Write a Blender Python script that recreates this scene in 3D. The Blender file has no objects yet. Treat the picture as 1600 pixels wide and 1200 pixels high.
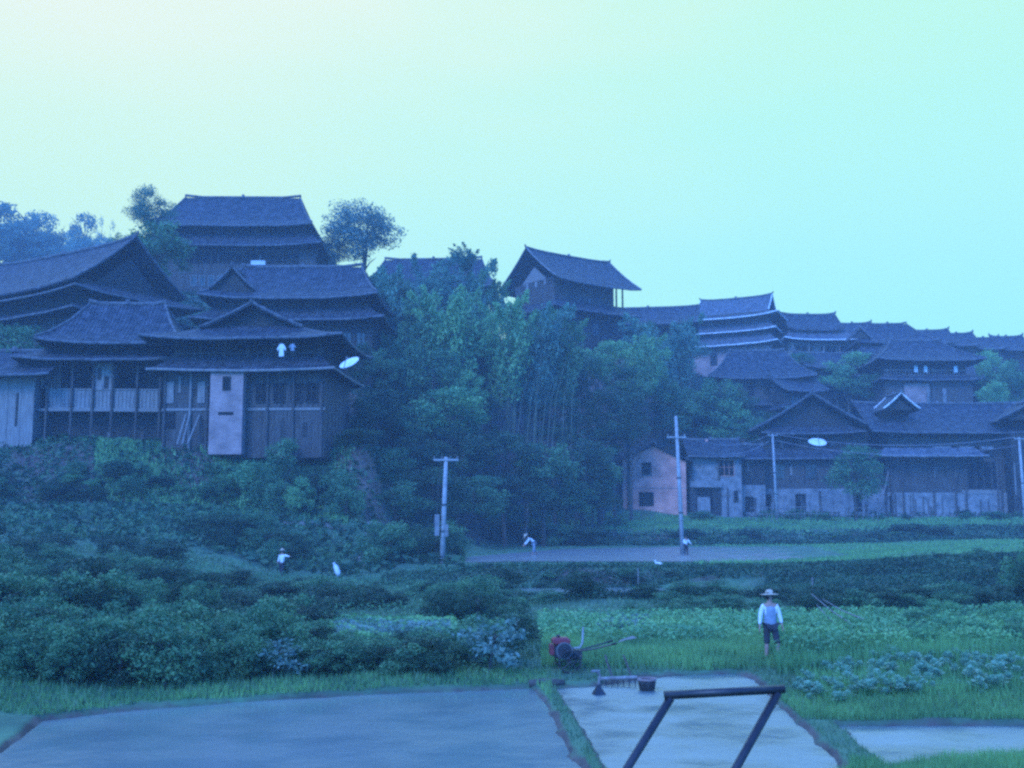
import bpy, math, random
import numpy as np
from mathutils import Vector, Matrix
R = math.radians
F = 1716.0                      # focal length in photo pixels
CZ = 3.6                        # eye height above the flooded paddy
PITCH = math.atan(208.0 / F)

# ------------------------------------------------------------------ camera, sky, sun, exposure
sc = bpy.context.scene
cam_d = bpy.data.cameras.new('camera'); cam = bpy.data.objects.new('camera', cam_d)
sc.collection.objects.link(cam); sc.camera = cam
cam.location = (0, 0, CZ); cam.rotation_euler = (math.pi / 2 + PITCH, 0, 0)
cam_d.sensor_width = 36; cam_d.lens = 36 * F / 1600.0
cam_d.clip_start = .1; cam_d.clip_end = 2000

SUN_EL, SUN_AZ = R(38), R(205)   # azimuth clockwise from +Y; behind the camera, a little left
world = bpy.data.worlds.new('World'); sc.world = world; world.use_nodes = True
nt = world.node_tree; N = nt.nodes; L = nt.links; N.clear()
def nn(t, **k):
    n = N.new(t)
    for a, b in k.items(): setattr(n, a, b)
    return n
def wmath(op, a, b=None, c=None):
    n = nn('ShaderNodeMath', operation=op)
    for i, v in enumerate((a, b, c)):
        if v is None: continue
        if isinstance(v, (int, float)): n.inputs[i].default_value = v
        else: L.new(v, n.inputs[i])
    return n.outputs[0]
def wsmooth(v, a, b, lo=0., hi=1.):
    n = nn('ShaderNodeMapRange', interpolation_type='SMOOTHSTEP')
    L.new(v, n.inputs[0]); n.inputs[1].default_value = a; n.inputs[2].default_value = b
    n.inputs[3].default_value = lo; n.inputs[4].default_value = hi
    return n.outputs[0]
def wmix(f, a, b):
    n = nn('ShaderNodeMix', data_type='RGBA')
    if isinstance(f, float): n.inputs[0].default_value = f
    else: L.new(f, n.inputs[0])
    for i, v in ((6, a), (7, b)):
        if isinstance(v, tuple): n.inputs[i].default_value = v + (1,)
        else: L.new(v, n.inputs[i])
    return n.outputs[2]
tc = nn('ShaderNodeTexCoord'); sep = nn('ShaderNodeSeparateXYZ'); L.new(tc.outputs['Generated'], sep.inputs[0])
X, Y, Z = sep.outputs
nz = nn('ShaderNodeTexNoise'); nz.inputs['Scale'].default_value = 2.2; nz.inputs['Detail'].default_value = 3
mp = nn('ShaderNodeMapping'); mp.inputs['Scale'].default_value = (1, 1, 3.5); L.new(tc.outputs['Generated'], mp.inputs[0]); L.new(mp.outputs[0], nz.inputs[0])
sx = wmath('ADD', X, wmath('MULTIPLY', wmath('SUBTRACT', nz.outputs[0], .5), .75))
sx = wsmooth(sx, -.48, .40)
hor = wmix(sx, (.62, 1.10, .60), (.45, 1.05, .84))
midl = wmix(sx, (.74, 1.06, .64), (.53, 1.05, .76))
top = wmix(sx, (.97, 1.02, .76), (.58, 1.04, .70))
front = wmix(wsmooth(Z, .12, .30), hor, wmix(wsmooth(Z, .26, .46), midl, wmix(wsmooth(Z, .45, .56), top, (1.5, 3.3, 5.4))))   # bright band added above the frame, unseen, for the paddies to reflect
sky = nn('ShaderNodeTexSky', sky_type='NISHITA'); sky.sun_disc = False
sky.sun_elevation = SUN_EL; sky.sun_rotation = SUN_AZ; sky.air_density = 1.5; sky.ozone_density = 5
bl = nn('ShaderNodeVectorMath', operation='MULTIPLY'); L.new(sky.outputs[0], bl.inputs[0])
bl.inputs[1].default_value = (.045, .22, .66)     # unseen upper and rear sky, tinted blue to colour the light, at strength about 0.1
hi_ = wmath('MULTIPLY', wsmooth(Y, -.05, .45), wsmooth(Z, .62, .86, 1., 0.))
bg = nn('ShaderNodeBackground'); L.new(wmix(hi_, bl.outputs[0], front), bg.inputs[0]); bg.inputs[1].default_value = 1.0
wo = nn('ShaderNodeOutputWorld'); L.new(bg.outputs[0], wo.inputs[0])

sun_d = bpy.data.lights.new('sun', 'SUN'); sun = bpy.data.objects.new('sun', sun_d); sc.collection.objects.link(sun)
sun_d.energy = 2.5; sun_d.angle = R(25); sun_d.color = (.43, .62, 1.0)
sd = Vector((math.sin(SUN_AZ) * math.cos(SUN_EL), math.cos(SUN_AZ) * math.cos(SUN_EL), math.sin(SUN_EL)))
sun.rotation_euler = sd.to_track_quat('Z', 'Y').to_euler()
sc.view_settings.view_transform = 'Standard'; sc.view_settings.look = 'None'
sc.view_settings.exposure = 0; sc.view_settings.gamma = 1
sc.render.engine = 'CYCLES'
cy = sc.cycles; cy.max_bounces = 5; cy.diffuse_bounces = 2; cy.glossy_bounces = 2; cy.transmission_bounces = 2
cy.transparent_max_bounces = 4; cy.volume_bounces = 0; cy.use_denoising = False
cy.pixel_filter_type = 'BLACKMAN_HARRIS'; cy.filter_width = 2.6      # the soft focus of a small phone camera
cy.caustics_reflective = False; cy.caustics_refractive = False

# ------------------------------------------------------------------ helpers
COL = sc.collection
rnd = random.Random(7)
rng = np.random.default_rng(11)
SP, CP = math.sin(PITCH), math.cos(PITCH)
def P(px, py, d):
    """world point seen at photo pixel (px, py) standing d metres out"""
    dx = (px - 800) / F; dy = (600 - py) / F
    y = CP - dy * SP; z = SP + dy * CP
    k = d / y
    return Vector((dx * k, d, CZ + z * k))
def PX(px, d): return (px - 800) / F * d * 1.0
def tag(o, label=None, cat=None, group=None, kind=None):
    if label: o['label'] = label
    if cat: o['category'] = cat
    if group: o['group'] = group
    if kind: o['kind'] = kind
    return o
def empty(name, loc, rz=0, label=None, cat=None, group=None):
    o = bpy.data.objects.new(name, None); COL.objects.link(o)
    o.location = loc; o.rotation_euler = (0, 0, rz); o.empty_display_size = .3
    return tag(o, label, cat, group)
class MB:
    def __init__(s): s.v = []; s.f = []
    def add(s, vs, fs):
        n = len(s.v); s.v += [tuple(v) for v in vs]; s.f += [tuple(i + n for i in f) for f in fs]; return s
    def box(s, x0, x1, y0, y1, z0, z1):
        return s.add([(x0,y0,z0),(x1,y0,z0),(x1,y1,z0),(x0,y1,z0),(x0,y0,z1),(x1,y0,z1),(x1,y1,z1),(x0,y1,z1)],
                     [(0,3,2,1),(4,5,6,7),(0,1,5,4),(1,2,6,5),(2,3,7,6),(3,0,4,7)])
    def tube(s, pts, rad, n=8, cap=True):
        pts = [Vector(p) for p in pts]
        if isinstance(rad, (int, float)): rad = [rad] * len(pts)
        vs = []
        for i, p in enumerate(pts):
            t = (pts[min(i + 1, len(pts) - 1)] - pts[max(i - 1, 0)]).normalized()
            a = t.orthogonal().normalized() if i == 0 else (a - t * a.dot(t)).normalized()
            b = t.cross(a)
            for k in range(n):
                w = 2 * math.pi * k / n
                vs.append(p + (a * math.cos(w) + b * math.sin(w)) * rad[i])
        fs = [(i*n+k, i*n+(k+1) % n, (i+1)*n+(k+1) % n, (i+1)*n+k) for i in range(len(pts)-1) for k in range(n)]
        if cap: fs += [tuple(range(n))[::-1], tuple((len(pts)-1)*n+k for k in range(n))]
        return s.add(vs, fs)
    def slab(s, G, th):
        """closed slab under a grid of top points"""
        m, n = len(G), len(G[0])
        vs = [Vector(p) for r in G for p in r]; vs += [v - Vector((0, 0, th)) for v in vs]; o = m * n
        fs = []
        for i in range(m-1):
            for j in range(n-1):
                a, b, c, d = i*n+j, (i+1)*n+j, (i+1)*n+j+1, i*n+j+1
                fs += [(a, b, c, d), (a+o, d+o, c+o, b+o)]
        for i in range(m-1):
            a, b = i*n, (i+1)*n; fs.append((a, a+o, b+o, b))
            a, b = i*n+n-1, (i+1)*n+n-1; fs.append((a, b, b+o, a+o))
        for j in range(n-1):
            a, b = j, j+1; fs.append((a, b, b+o, a+o))
            a, b = (m-1)*n+j, (m-1)*n+j+1; fs.append((a, a+o, b+o, b))
        return s.add(vs, fs)
    def lathe(s, prof, n=16, c=(0, 0)):
        vs = [(c[0]+r*math.cos(2*math.pi*k/n), c[1]+r*math.sin(2*math.pi*k/n), z) for r, z in prof for k in range(n)]
        fs = [(i*n+k, i*n+(k+1) % n, (i+1)*n+(k+1) % n, (i+1)*n+k) for i in range(len(prof)-1) for k in range(n)]
        fs += [tuple(range(n))[::-1], tuple((len(prof)-1)*n+k for k in range(n))]
        return s.add(vs, fs)
    def build(s, name, mat, parent=None, smooth=False):
        me = bpy.data.meshes.new(name); me.from_pydata(s.v, [], s.f); me.validate()
        if mat: me.materials.append(mat)
        if smooth: me.polygons.foreach_set('use_smooth', [True] * len(me.polygons))
        o = bpy.data.objects.new(name, me); COL.objects.link(o)
        if parent: o.parent = parent
        return o

# ------------------------------------------------------------------ materials
def mat(name, c1, c2=None, rough=.85, scale=6., stretch=(1, 1, 1), spec=.25, detail=5, c3=None, bump=0., coord='Object', var=None, trans=0., metal=0., ribs=0.):
    m = bpy.data.materials.new(name); m.use_nodes = True; t = m.node_tree; n = t.nodes; l = t.links
    b = n['Principled BSDF']; b.inputs['Roughness'].default_value = rough
    b.inputs['Specular IOR Level'].default_value = spec; b.inputs['Metallic'].default_value = metal
    c2 = c2 or tuple(x * .75 for x in c1)
    co = n.new('ShaderNodeTexCoord'); ma = n.new('ShaderNodeMapping'); ma.inputs['Scale'].default_value = stretch
    l.new(co.outputs[coord], ma.inputs[0])
    no = n.new('ShaderNodeTexNoise'); no.inputs['Scale'].default_value = scale; no.inputs['Detail'].default_value = detail
    no.inputs['Roughness'].default_value = .65; l.new(ma.outputs[0], no.inputs[0])
    cr = n.new('ShaderNodeValToRGB'); e = cr.color_ramp.elements
    e[0].position = .36; e[0].color = c1 + (1,); e[1].position = .64; e[1].color = c2 + (1,)
    if c3: x = e.new(.5); x.color = c3 + (1,)
    l.new(no.outputs[0], cr.inputs[0]); out = cr.outputs[0]
    if var:
        at = n.new('ShaderNodeAttribute'); at.attribute_name = 'var'
        mx = n.new('ShaderNodeMix'); mx.data_type = 'RGBA'; l.new(at.outputs['Fac'], mx.inputs[0])
        l.new(out, mx.inputs[6]); mx.inputs[7].default_value = var + (1,); out = mx.outputs[2]
    if ribs:
        wv = n.new('ShaderNodeTexWave'); wv.inputs['Scale'].default_value = 1.05; wv.inputs['Distortion'].default_value = .6; l.new(co.outputs[coord], wv.inputs[0])
        mr = n.new('ShaderNodeMapRange'); l.new(wv.outputs['Fac'], mr.inputs[0]); mr.inputs[3].default_value = 1-ribs; mr.inputs[4].default_value = 1.1
        vm = n.new('ShaderNodeVectorMath'); vm.operation = 'MULTIPLY'; l.new(out, vm.inputs[0]); l.new(mr.outputs[0], vm.inputs[1]); out = vm.outputs[0]
    l.new(out, b.inputs['Base Color'])
    if bump:
        bu = n.new('ShaderNodeBump'); bu.inputs['Strength'].default_value = bump; bu.inputs['Distance'].default_value = .05
        l.new(no.outputs[0], bu.inputs['Height']); l.new(bu.outputs[0], b.inputs['Normal'])
    if trans:
        tr = n.new('ShaderNodeBsdfTranslucent'); l.new(out, tr.inputs[0]); ms = n.new('ShaderNodeMixShader')
        ms.inputs[0].default_value = trans; l.new(b.outputs[0], ms.inputs[1]); l.new(tr.outputs[0], ms.inputs[2])
        l.new(ms.outputs[0], n['Material Output'].inputs[0])
    return m
M = {}
M['tile'] = mat('roof_tile', (.020, .024, .034), (.075, .078, .098), scale=1.1, stretch=(1.6, 1.6, 1), rough=.8, bump=.5, ribs=.5, c3=(.040, .043, .056))
M['tile_light'] = mat('weathered_roof_tile', (.055, .06, .075), (.15, .15, .18), scale=1.2, stretch=(1.6, 1.6, 1), rough=.75, bump=.5, ribs=.5)
M['ridge'] = mat('ridge_tile', (.05, .052, .062), (.15, .145, .155), scale=2)
M['lime'] = mat('lime_mortar', (.80, .78, .76), (.50, .48, .48), scale=2)
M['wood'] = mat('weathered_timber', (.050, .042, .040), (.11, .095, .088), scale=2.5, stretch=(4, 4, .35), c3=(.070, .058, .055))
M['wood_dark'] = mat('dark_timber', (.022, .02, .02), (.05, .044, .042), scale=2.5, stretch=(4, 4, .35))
M['wood_pale'] = mat('pale_timber', (.15, .13, .125), (.27, .24, .23), scale=2.5, stretch=(4, 4, .35))
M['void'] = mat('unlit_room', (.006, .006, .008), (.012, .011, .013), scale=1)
M['plaster'] = mat('grey_plaster', (.11, .11, .115), (.26, .24, .245), scale=1.2, c3=(.19, .18, .185), detail=8)
M['glass'] = mat('window_glass', (.02, .025, .03), (.035, .04, .045), rough=.25, spec=.5)
M['concrete'] = mat('pole_concrete', (.24, .235, .24), (.36, .35, .355), scale=3)
M['white'] = mat('white_paint', (.75, .75, .76), (.62, .62, .64), scale=2)
M['steel'] = mat('dark_steel', (.016, .014, .018), (.035, .028, .032), rough=.45, spec=.5, scale=9)
M['wire'] = mat('aluminium_wire', (.34, .30, .34), (.28, .26, .3))
M['bark'] = mat('bark', (.05, .045, .04), (.10, .09, .08), scale=4, stretch=(3, 3, .6))
M['culm'] = mat('bamboo_culm', (.06, .08, .05), (.11, .13, .09), scale=2)
M['red'] = mat('red_paint', (.26, .025, .035), (.13, .02, .025), rough=.55, spec=.5, scale=8)
M['skin'] = mat('skin', (.42, .24, .19), (.36, .2, .16), rough=.6)
M['hair'] = mat('black_hair', (.012, .01, .01), (.02, .018, .016), rough=.6)
M['straw'] = mat('straw', (.50, .40, .30), (.36, .28, .22), scale=12)
M['cloth_white'] = mat('white_cotton', (.72, .72, .74), (.60, .60, .64), scale=6)
M['cloth_grey'] = mat('grey_blue_cotton', (.27, .31, .38), (.19, .22, .28), scale=6)
M['cloth_dark'] = mat('dark_cotton', (.022, .02, .028), (.04, .036, .045), scale=6)
def brick_mat(name, a, b, mortar, sc_=1.0):
    m = bpy.data.materials.new(name); m.use_nodes = True; t = m.node_tree; n = t.nodes; l = t.links; p = n['Principled BSDF']
    co = n.new('ShaderNodeTexCoord'); sp = n.new('ShaderNodeSeparateXYZ'); l.new(co.outputs['Object'], sp.inputs[0])
    ad = n.new('ShaderNodeMath'); l.new(sp.outputs[0], ad.inputs[0]); l.new(sp.outputs[1], ad.inputs[1])
    cb = n.new('ShaderNodeCombineXYZ'); l.new(ad.outputs[0], cb.inputs[0]); l.new(sp.outputs[2], cb.inputs[1])
    br = n.new('ShaderNodeTexBrick'); l.new(cb.outputs[0], br.inputs[0]); br.inputs['Scale'].default_value = sc_
    br.inputs['Color1'].default_value = a + (1,); br.inputs['Color2'].default_value = b + (1,); br.inputs['Mortar'].default_value = mortar + (1,)
    br.inputs['Brick Width'].default_value = .36; br.inputs['Row Height'].default_value = .12; br.inputs['Mortar Size'].default_value = .012
    no = n.new('ShaderNodeTexNoise'); no.inputs['Scale'].default_value = .9; no.inputs['Detail'].default_value = 6; l.new(co.outputs['Object'], no.inputs[0])
    mr = n.new('ShaderNodeMapRange'); l.new(no.outputs[0], mr.inputs[0]); mr.inputs[1].default_value = .3; mr.inputs[2].default_value = .7; mr.inputs[3].default_value = .62; mr.inputs[4].default_value = 1.18
    mx = n.new('ShaderNodeVectorMath'); mx.operation = 'MULTIPLY'; l.new(br.outputs[0], mx.inputs[0]); l.new(mr.outputs[0], mx.inputs[1])
    l.new(mx.outputs[0], p.inputs['Base Color']); p.inputs['Roughness'].default_value = .9
    return m
M['brick_pink'] = brick_mat('pink_brick', (.66, .25, .19), (.56, .21, .165), (.56, .38, .33))
M['brick_pale'] = brick_mat('pale_brick', (.36, .22, .20), (.27, .165, .16), (.36, .28, .27))
# foliage: base noise between two greens, third green picked by the per-leaf attribute
def leafm(name, a, b, v, sc_=.35, tr=.3): return mat(name, a, b, var=v, rough=.55, spec=.3, scale=sc_, detail=3, trans=tr, coord='Object')
M['leaf_dark'] = leafm('dark_leaves', (.011, .040, .024), (.026, .076, .040), (.055, .135, .064))  # darkened to deepen the gaps in the wood: shade in the leaf colour
M['leaf_mid'] = leafm('mid_leaves', (0.034, 0.116, 0.061), (0.071, 0.190, 0.085), (0.135, 0.278, 0.115))
M['leaf_light'] = leafm('light_leaves', (0.071, 0.218, 0.103), (0.135, 0.321, 0.127), (0.237, 0.454, 0.162))
M['leaf_far'] = leafm('far_leaves', (0.082, 0.171, 0.167), (0.120, 0.222, 0.202), (0.163, 0.302, 0.271))  # lightened in place of thicker haze: distance put into the leaf colour
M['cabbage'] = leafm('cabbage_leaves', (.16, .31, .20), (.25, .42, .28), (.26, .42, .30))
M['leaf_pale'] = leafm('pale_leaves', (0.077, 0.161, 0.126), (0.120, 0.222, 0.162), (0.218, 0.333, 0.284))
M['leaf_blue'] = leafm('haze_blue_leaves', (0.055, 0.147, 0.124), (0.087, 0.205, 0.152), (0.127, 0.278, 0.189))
M['grass'] = leafm('grass', (0.059, 0.169, 0.071), (0.118, 0.267, 0.093), (0.197, 0.388, 0.129), sc_=.5)
M['grass_dull'] = leafm('dull_grass', (0.039, 0.103, 0.058), (0.085, 0.169, 0.083), (0.131, 0.230, 0.107), sc_=.4)
M['crop'] = leafm('crop_leaves', (0.046, 0.146, 0.063), (0.092, 0.242, 0.085), (0.170, 0.363, 0.121), sc_=.5)

# ------------------------------------------------------------------ terrain
PROF = {
 -500: [(0,2.2),(3,2.2),(6,1.0),(12,.3),(16,.15),(22,.3),(40,.9),(60,2.4),(70,3.8),(76,4.2),(84,8.6),(95,15),(122,26),(180,40),(215,58),(260,60)],
 0:    [(0,2.2),(3,2.2),(6,1.0),(12,.3),(16,.1),(20,.2),(30,.45),(45,.9),(60,2.2),(68,3.7),(71,4.05),(74,4.1),(81,8.9),(90,9.5),(96,15.5),(122,27),(180,36),(215,54),(260,60)],
 280:  [(0,2.2),(3,2.2),(6,1.0),(12,.3),(16,.0),(24,.1),(30,.35),(45,.6),(60,1.6),(68,3.6),(71,4.0),(74,4.1),(80,9.0),(90,9.6),(97,15.5),(112,24),(122,28.5),(180,36),(260,42)],
 470:  [(0,2.2),(3,2.2),(6,1.0),(12,.3),(16,.0),(24,.1),(30,.3),(45,.3),(60,.3),(66,1.3),(76,4.1),(83,9.2),(90,10),(100,16),(122,28),(180,32),(260,36)],
 560:  [(0,2.2),(3,2.2),(6,1.0),(12,.3),(16,.0),(24,.1),(30,.3),(45,.2),(60,.2),(68,1.3),(76,4.1),(81,9.0),(90,10),(97,15),(118,25),(132,28),(180,29),(260,30)],
 640:  [(0,2.2),(3,2.2),(6,1.0),(12,.3),(16,.0),(25,.15),(30,.25),(45,.15),(58,.1),(62,1.0),(80,1.1),(88,3.0),(98,4.3),(108,12),(125,24),(134,27),(180,26),(260,28)],
 780:  [(0,2.2),(3,2.2),(6,1.0),(12,.3),(16,.0),(25,.15),(30,.25),(48,.1),(49,.4),(50,.0),(57.5,-.05),(59,.93),(104,.93),(106,2.3),(118,3.2),(122,5),(134,19),(139,26),(180,27),(260,26)],
 980:  [(0,2.2),(3,2.2),(6,1.0),(12,.3),(16,.0),(26,.1),(27,.25),(40,.15),(45,.45),(46,-.1),(57.5,-.05),(59,.93),(108,.95),(110.5,2.35),(119,3.3),(124,5.0),(136,18),(145,26),(180,26),(260,26)],
 1180: [(0,2.2),(3,2.2),(6,1.0),(12,.3),(15.8,.1),(16.6,.0),(26,.1),(27,.25),(42,.2),(45,.45),(46.5,.0),(55,.1),(57,.95),(108,1.0),(110.5,2.35),(119,3.3),(131,3.9),(140,6),(150,15),(170,25),(200,26),(260,26)],
 1600: [(0,2.2),(3,2.2),(6,1.0),(12,.3),(15.8,.2),(16.8,.0),(19,.1),(20.5,.3),(36,.35),(43,.3),(44,.15),(50,.2),(52,.85),(54,.95),(56,1.5),(105,1.5),(108,2.4),(119,3.4),(131,3.9),(142,6.5),(150,12),(170,22),(200,24),(260,24)],
}
UC = sorted(PROF); UC.append(2300); PROF[2300] = PROF[1600]
PADDY_MAIN = [P(-420,1330,13.6), P(-60,1200,15.8), P(20,1145,18.4), P(60,1113,20.1), P(200,1098,21.2), P(420,1082,22.4), P(600,1074,23.2), P(750,1070,23.6), P(836,1066,24.0), P(862,1095,21.6), P(890,1150,18.1), P(925,1200,15.8), P(940,1260,13.6)]
PADDY_MID = [P(862,1068,23.8), P(925,1063,24.2), P(1030,1050,25.6), P(1150,1044,26.2), P(1185,1056,25.0), P(1220,1090,21.9), P(1265,1130,19.3), P(1320,1180,16.6), P(1335,1200,15.8), P(1290,1215,15.2), P(960,1215,15.2), P(945,1200,15.8), P(905,1130,19.2), P(880,1095,21.6)]
PADDY_RIGHT = [P(1300,1122,19.7), P(1450,1121,19.75), P(1650,1122,19.7), P(1900,1122,19.7), P(1900,1176,16.8), P(1600,1176,16.8), P(1450,1186,16.3), P(1385,1196,15.95), P(1350,1165,17.3)]
STRIP = [P(830,926,52.5), P(1110,926,52.5), P(1120,913,57.2), P(960,912,57.3), P(810,916,56.6)]
def in_poly(x, y, poly):
    ins = np.zeros(x.shape, bool); n = len(poly)
    for i in range(n):
        x0, y0 = poly[i][0], poly[i][1]; x1, y1 = poly[(i+1) % n][0], poly[(i+1) % n][1]
        c = ((y0 > y) != (y1 > y)) & (x < (x1-x0) * (y-y0) / (y1-y0+1e-12) + x0); ins ^= c
    return ins
def d_poly(x, y, poly):
    d = np.full(x.shape, 1e9); n = len(poly)
    for i in range(n):
        ax, ay = poly[i][0], poly[i][1]; bx, by = poly[(i+1) % n][0], poly[(i+1) % n][1]
        t = np.clip(((x-ax)*(bx-ax)+(y-ay)*(by-ay)) / ((bx-ax)**2+(by-ay)**2+1e-9), 0, 1)
        d = np.minimum(d, np.hypot(x-ax-t*(bx-ax), y-ay-t*(by-ay)))
    return d
def wob(x, y, s, seed=0):
    a = seed * 1.7
    return (np.sin(x*s*1.3+a)*np.cos(y*s*1.1-a*2) + .5*np.sin(x*s*2.9+y*s*2.3+a) + .25*np.sin(x*s*6.1-y*s*5.3+2*a)) / 1.75
def ground_z(x, y):
    x = np.asarray(x, float); y = np.asarray(y, float)
    d = np.maximum(y, .01); u = np.clip(x / d * F + 800, UC[0], UC[-1]-1)
    dd = np.clip(d + wob(x, y, .22, 3) * np.clip((d-20)/40, 0, 1) * .8, 0, 259)
    zz = np.zeros(x.shape)
    Zc = [np.interp(dd, [p[0] for p in PROF[c]], [p[1] for p in PROF[c]]) for c in UC]
    for i in range(len(UC)-1):
        m = (u >= UC[i]) & (u < UC[i+1]); t = (u-UC[i]) / (UC[i+1]-UC[i]); t = t*t*(3-2*t)
        zz = np.where(m, Zc[i]*(1-t)+Zc[i+1]*t, zz)
    zz = zz + wob(x, y, .9, 1) * .05 * np.clip((d-17)/20, 0, 1) + wob(x, y, .25, 2) * .35 * np.clip((d-62)/20, 0, 1) * np.clip((zz-3.6)/3, 0, 1)
    near = y < 30; ins_any = np.zeros(x.shape, bool); dmin = np.full(x.shape, 9.)
    for poly in (PADDY_MAIN, PADDY_MID, PADDY_RIGHT):
        ins_any |= in_poly(x, y, poly) & near; dmin = np.minimum(dmin, np.where(near, d_poly(x, y, poly), 9.))
    rim = .10 + wob(x, y, 1.5, 5)*.03 + wob(x, y, 4., 7)*.02
    out = np.where(dmin < .3, rim, np.where(dmin < .9, rim + (zz-rim)*(dmin-.3)/.6, zz))
    edge_w = .07 + .05*wob(x, y, 2.3, 2)
    zz = np.where(ins_any, np.where(dmin < .22, .08 - .2*dmin/.22*(1+.6*wob(x, y, 3.1, 8)), -.12), np.where(near, out, zz))
    ins = in_poly(x, y, STRIP); zz = np.where(ins, -.12, zz)
    return zz
# bunds between paddies: rims overlap so both sides keep their own edge
def gz(x, y): return float(ground_z(np.array([x]), np.array([y]))[0])

def mesh_np(name, verts, faces, m, smooth=False, var=None, parent=None):
    """faces: (n,3) or (n,4) int array"""
    me = bpy.data.meshes.new(name); k = faces.shape[1]
    me.vertices.add(len(verts)); me.vertices.foreach_set('co', np.asarray(verts, np.float32).ravel())
    me.loops.add(faces.size); me.loops.foreach_set('vertex_index', faces.astype(np.int32).ravel())
    me.polygons.add(len(faces)); me.polygons.foreach_set('loop_start', np.arange(0, faces.size, k, dtype=np.int32))
    me.polygons.foreach_set('loop_total', np.full(len(faces), k, np.int32))
    if smooth: me.polygons.foreach_set('use_smooth', [True]*len(faces))
    if var is not None:
        a = me.attributes.new('var', 'FLOAT', 'FACE'); a.data.foreach_set('value', np.asarray(var, np.float32))
    me.update(calc_edges=True); me.materials.append(m)
    o = bpy.data.objects.new(name, me); COL.objects.link(o)
    if parent: o.parent = parent
    return o
us = np.linspace(-500, 2300, 420)
ds = np.concatenate([np.arange(.5, 14, .8), np.arange(14, 30, .16), np.arange(30, 62, .3), np.arange(62, 124, .7), np.arange(124, 260, 3)])
UU, DD = np.meshgrid(us, ds); GX = (UU-800)/F*DD; GY = DD
GZ = ground_z(GX, GY)
V = np.stack([GX, GY, GZ], -1).reshape(-1, 3); nr, nc = GX.shape
I = (np.arange(nr-1)[:, None]*nc + np.arange(nc-1)[None]).ravel()
FQ = np.stack([I, I+1, I+nc+1, I+nc], -1)
def ground_material():
    m = bpy.data.materials.new('earth_and_turf'); m.use_nodes = True; t = m.node_tree; n = t.nodes; l = t.links; p = n['Principled BSDF']
    ge = n.new('ShaderNodeNewGeometry'); sp = n.new('ShaderNodeSeparateXYZ'); l.new(ge.outputs['Normal'], sp.inputs[0])
    def noise(s, d=5):
        q = n.new('ShaderNodeTexNoise'); q.inputs['Scale'].default_value = s; q.inputs['Detail'].default_value = d; l.new(ge.outputs['Position'], q.inputs[0]); return q.outputs[0]
    def ramp(f, c):
        r = n.new('ShaderNodeValToRGB'); r.color_ramp.elements[0].color = c[0]+(1,); r.color_ramp.elements[1].color = c[1]+(1,)
        r.color_ramp.elements[0].position = .35; r.color_ramp.elements[1].position = .65; l.new(f, r.inputs[0]); return r.outputs[0]
    soil = ramp(noise(1.4), [(.050, .036, .030), (.11, .080, .066)]); turf = ramp(noise(.8), [(.035, .09, .05), (.08, .165, .08)])
    ad = n.new('ShaderNodeMath'); ad.operation = 'ADD'; l.new(sp.outputs[2], ad.inputs[0])
    nz = n.new('ShaderNodeMath'); nz.operation = 'MULTIPLY'; l.new(noise(.6), nz.inputs[0]); nz.inputs[1].default_value = .35; l.new(nz.outputs[0], ad.inputs[1])
    mr = n.new('ShaderNodeMapRange'); l.new(ad.outputs[0], mr.inputs[0]); mr.inputs[1].default_value = .98; mr.inputs[2].default_value = 1.12
    mx = n.new('ShaderNodeMix'); mx.data_type = 'RGBA'; l.new(mr.outputs[0], mx.inputs[0]); l.new(soil, mx.inputs[6]); l.new(turf, mx.inputs[7])
    l.new(mx.outputs[2], p.inputs['Base Color']); p.inputs['Roughness'].default_value = .95
    bu = n.new('ShaderNodeBump'); bu.inputs['Strength'].default_value = .6; bu.inputs['Distance'].default_value = .12; l.new(noise(3.), bu.inputs['Height']); l.new(bu.outputs[0], p.inputs['Normal'])
    return m
M['ground'] = ground_material()
tag(mesh_np('ground', V, FQ, M['ground'], smooth=True), kind='structure')
far = MB(); far.add([(-420, -60, -6), (420, -60, -6), (420, 300, -6), (-420, 300, -6)], [(0, 1, 2, 3)])
tag(far.build('distant_ground', M['ground']), kind='structure')

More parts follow.
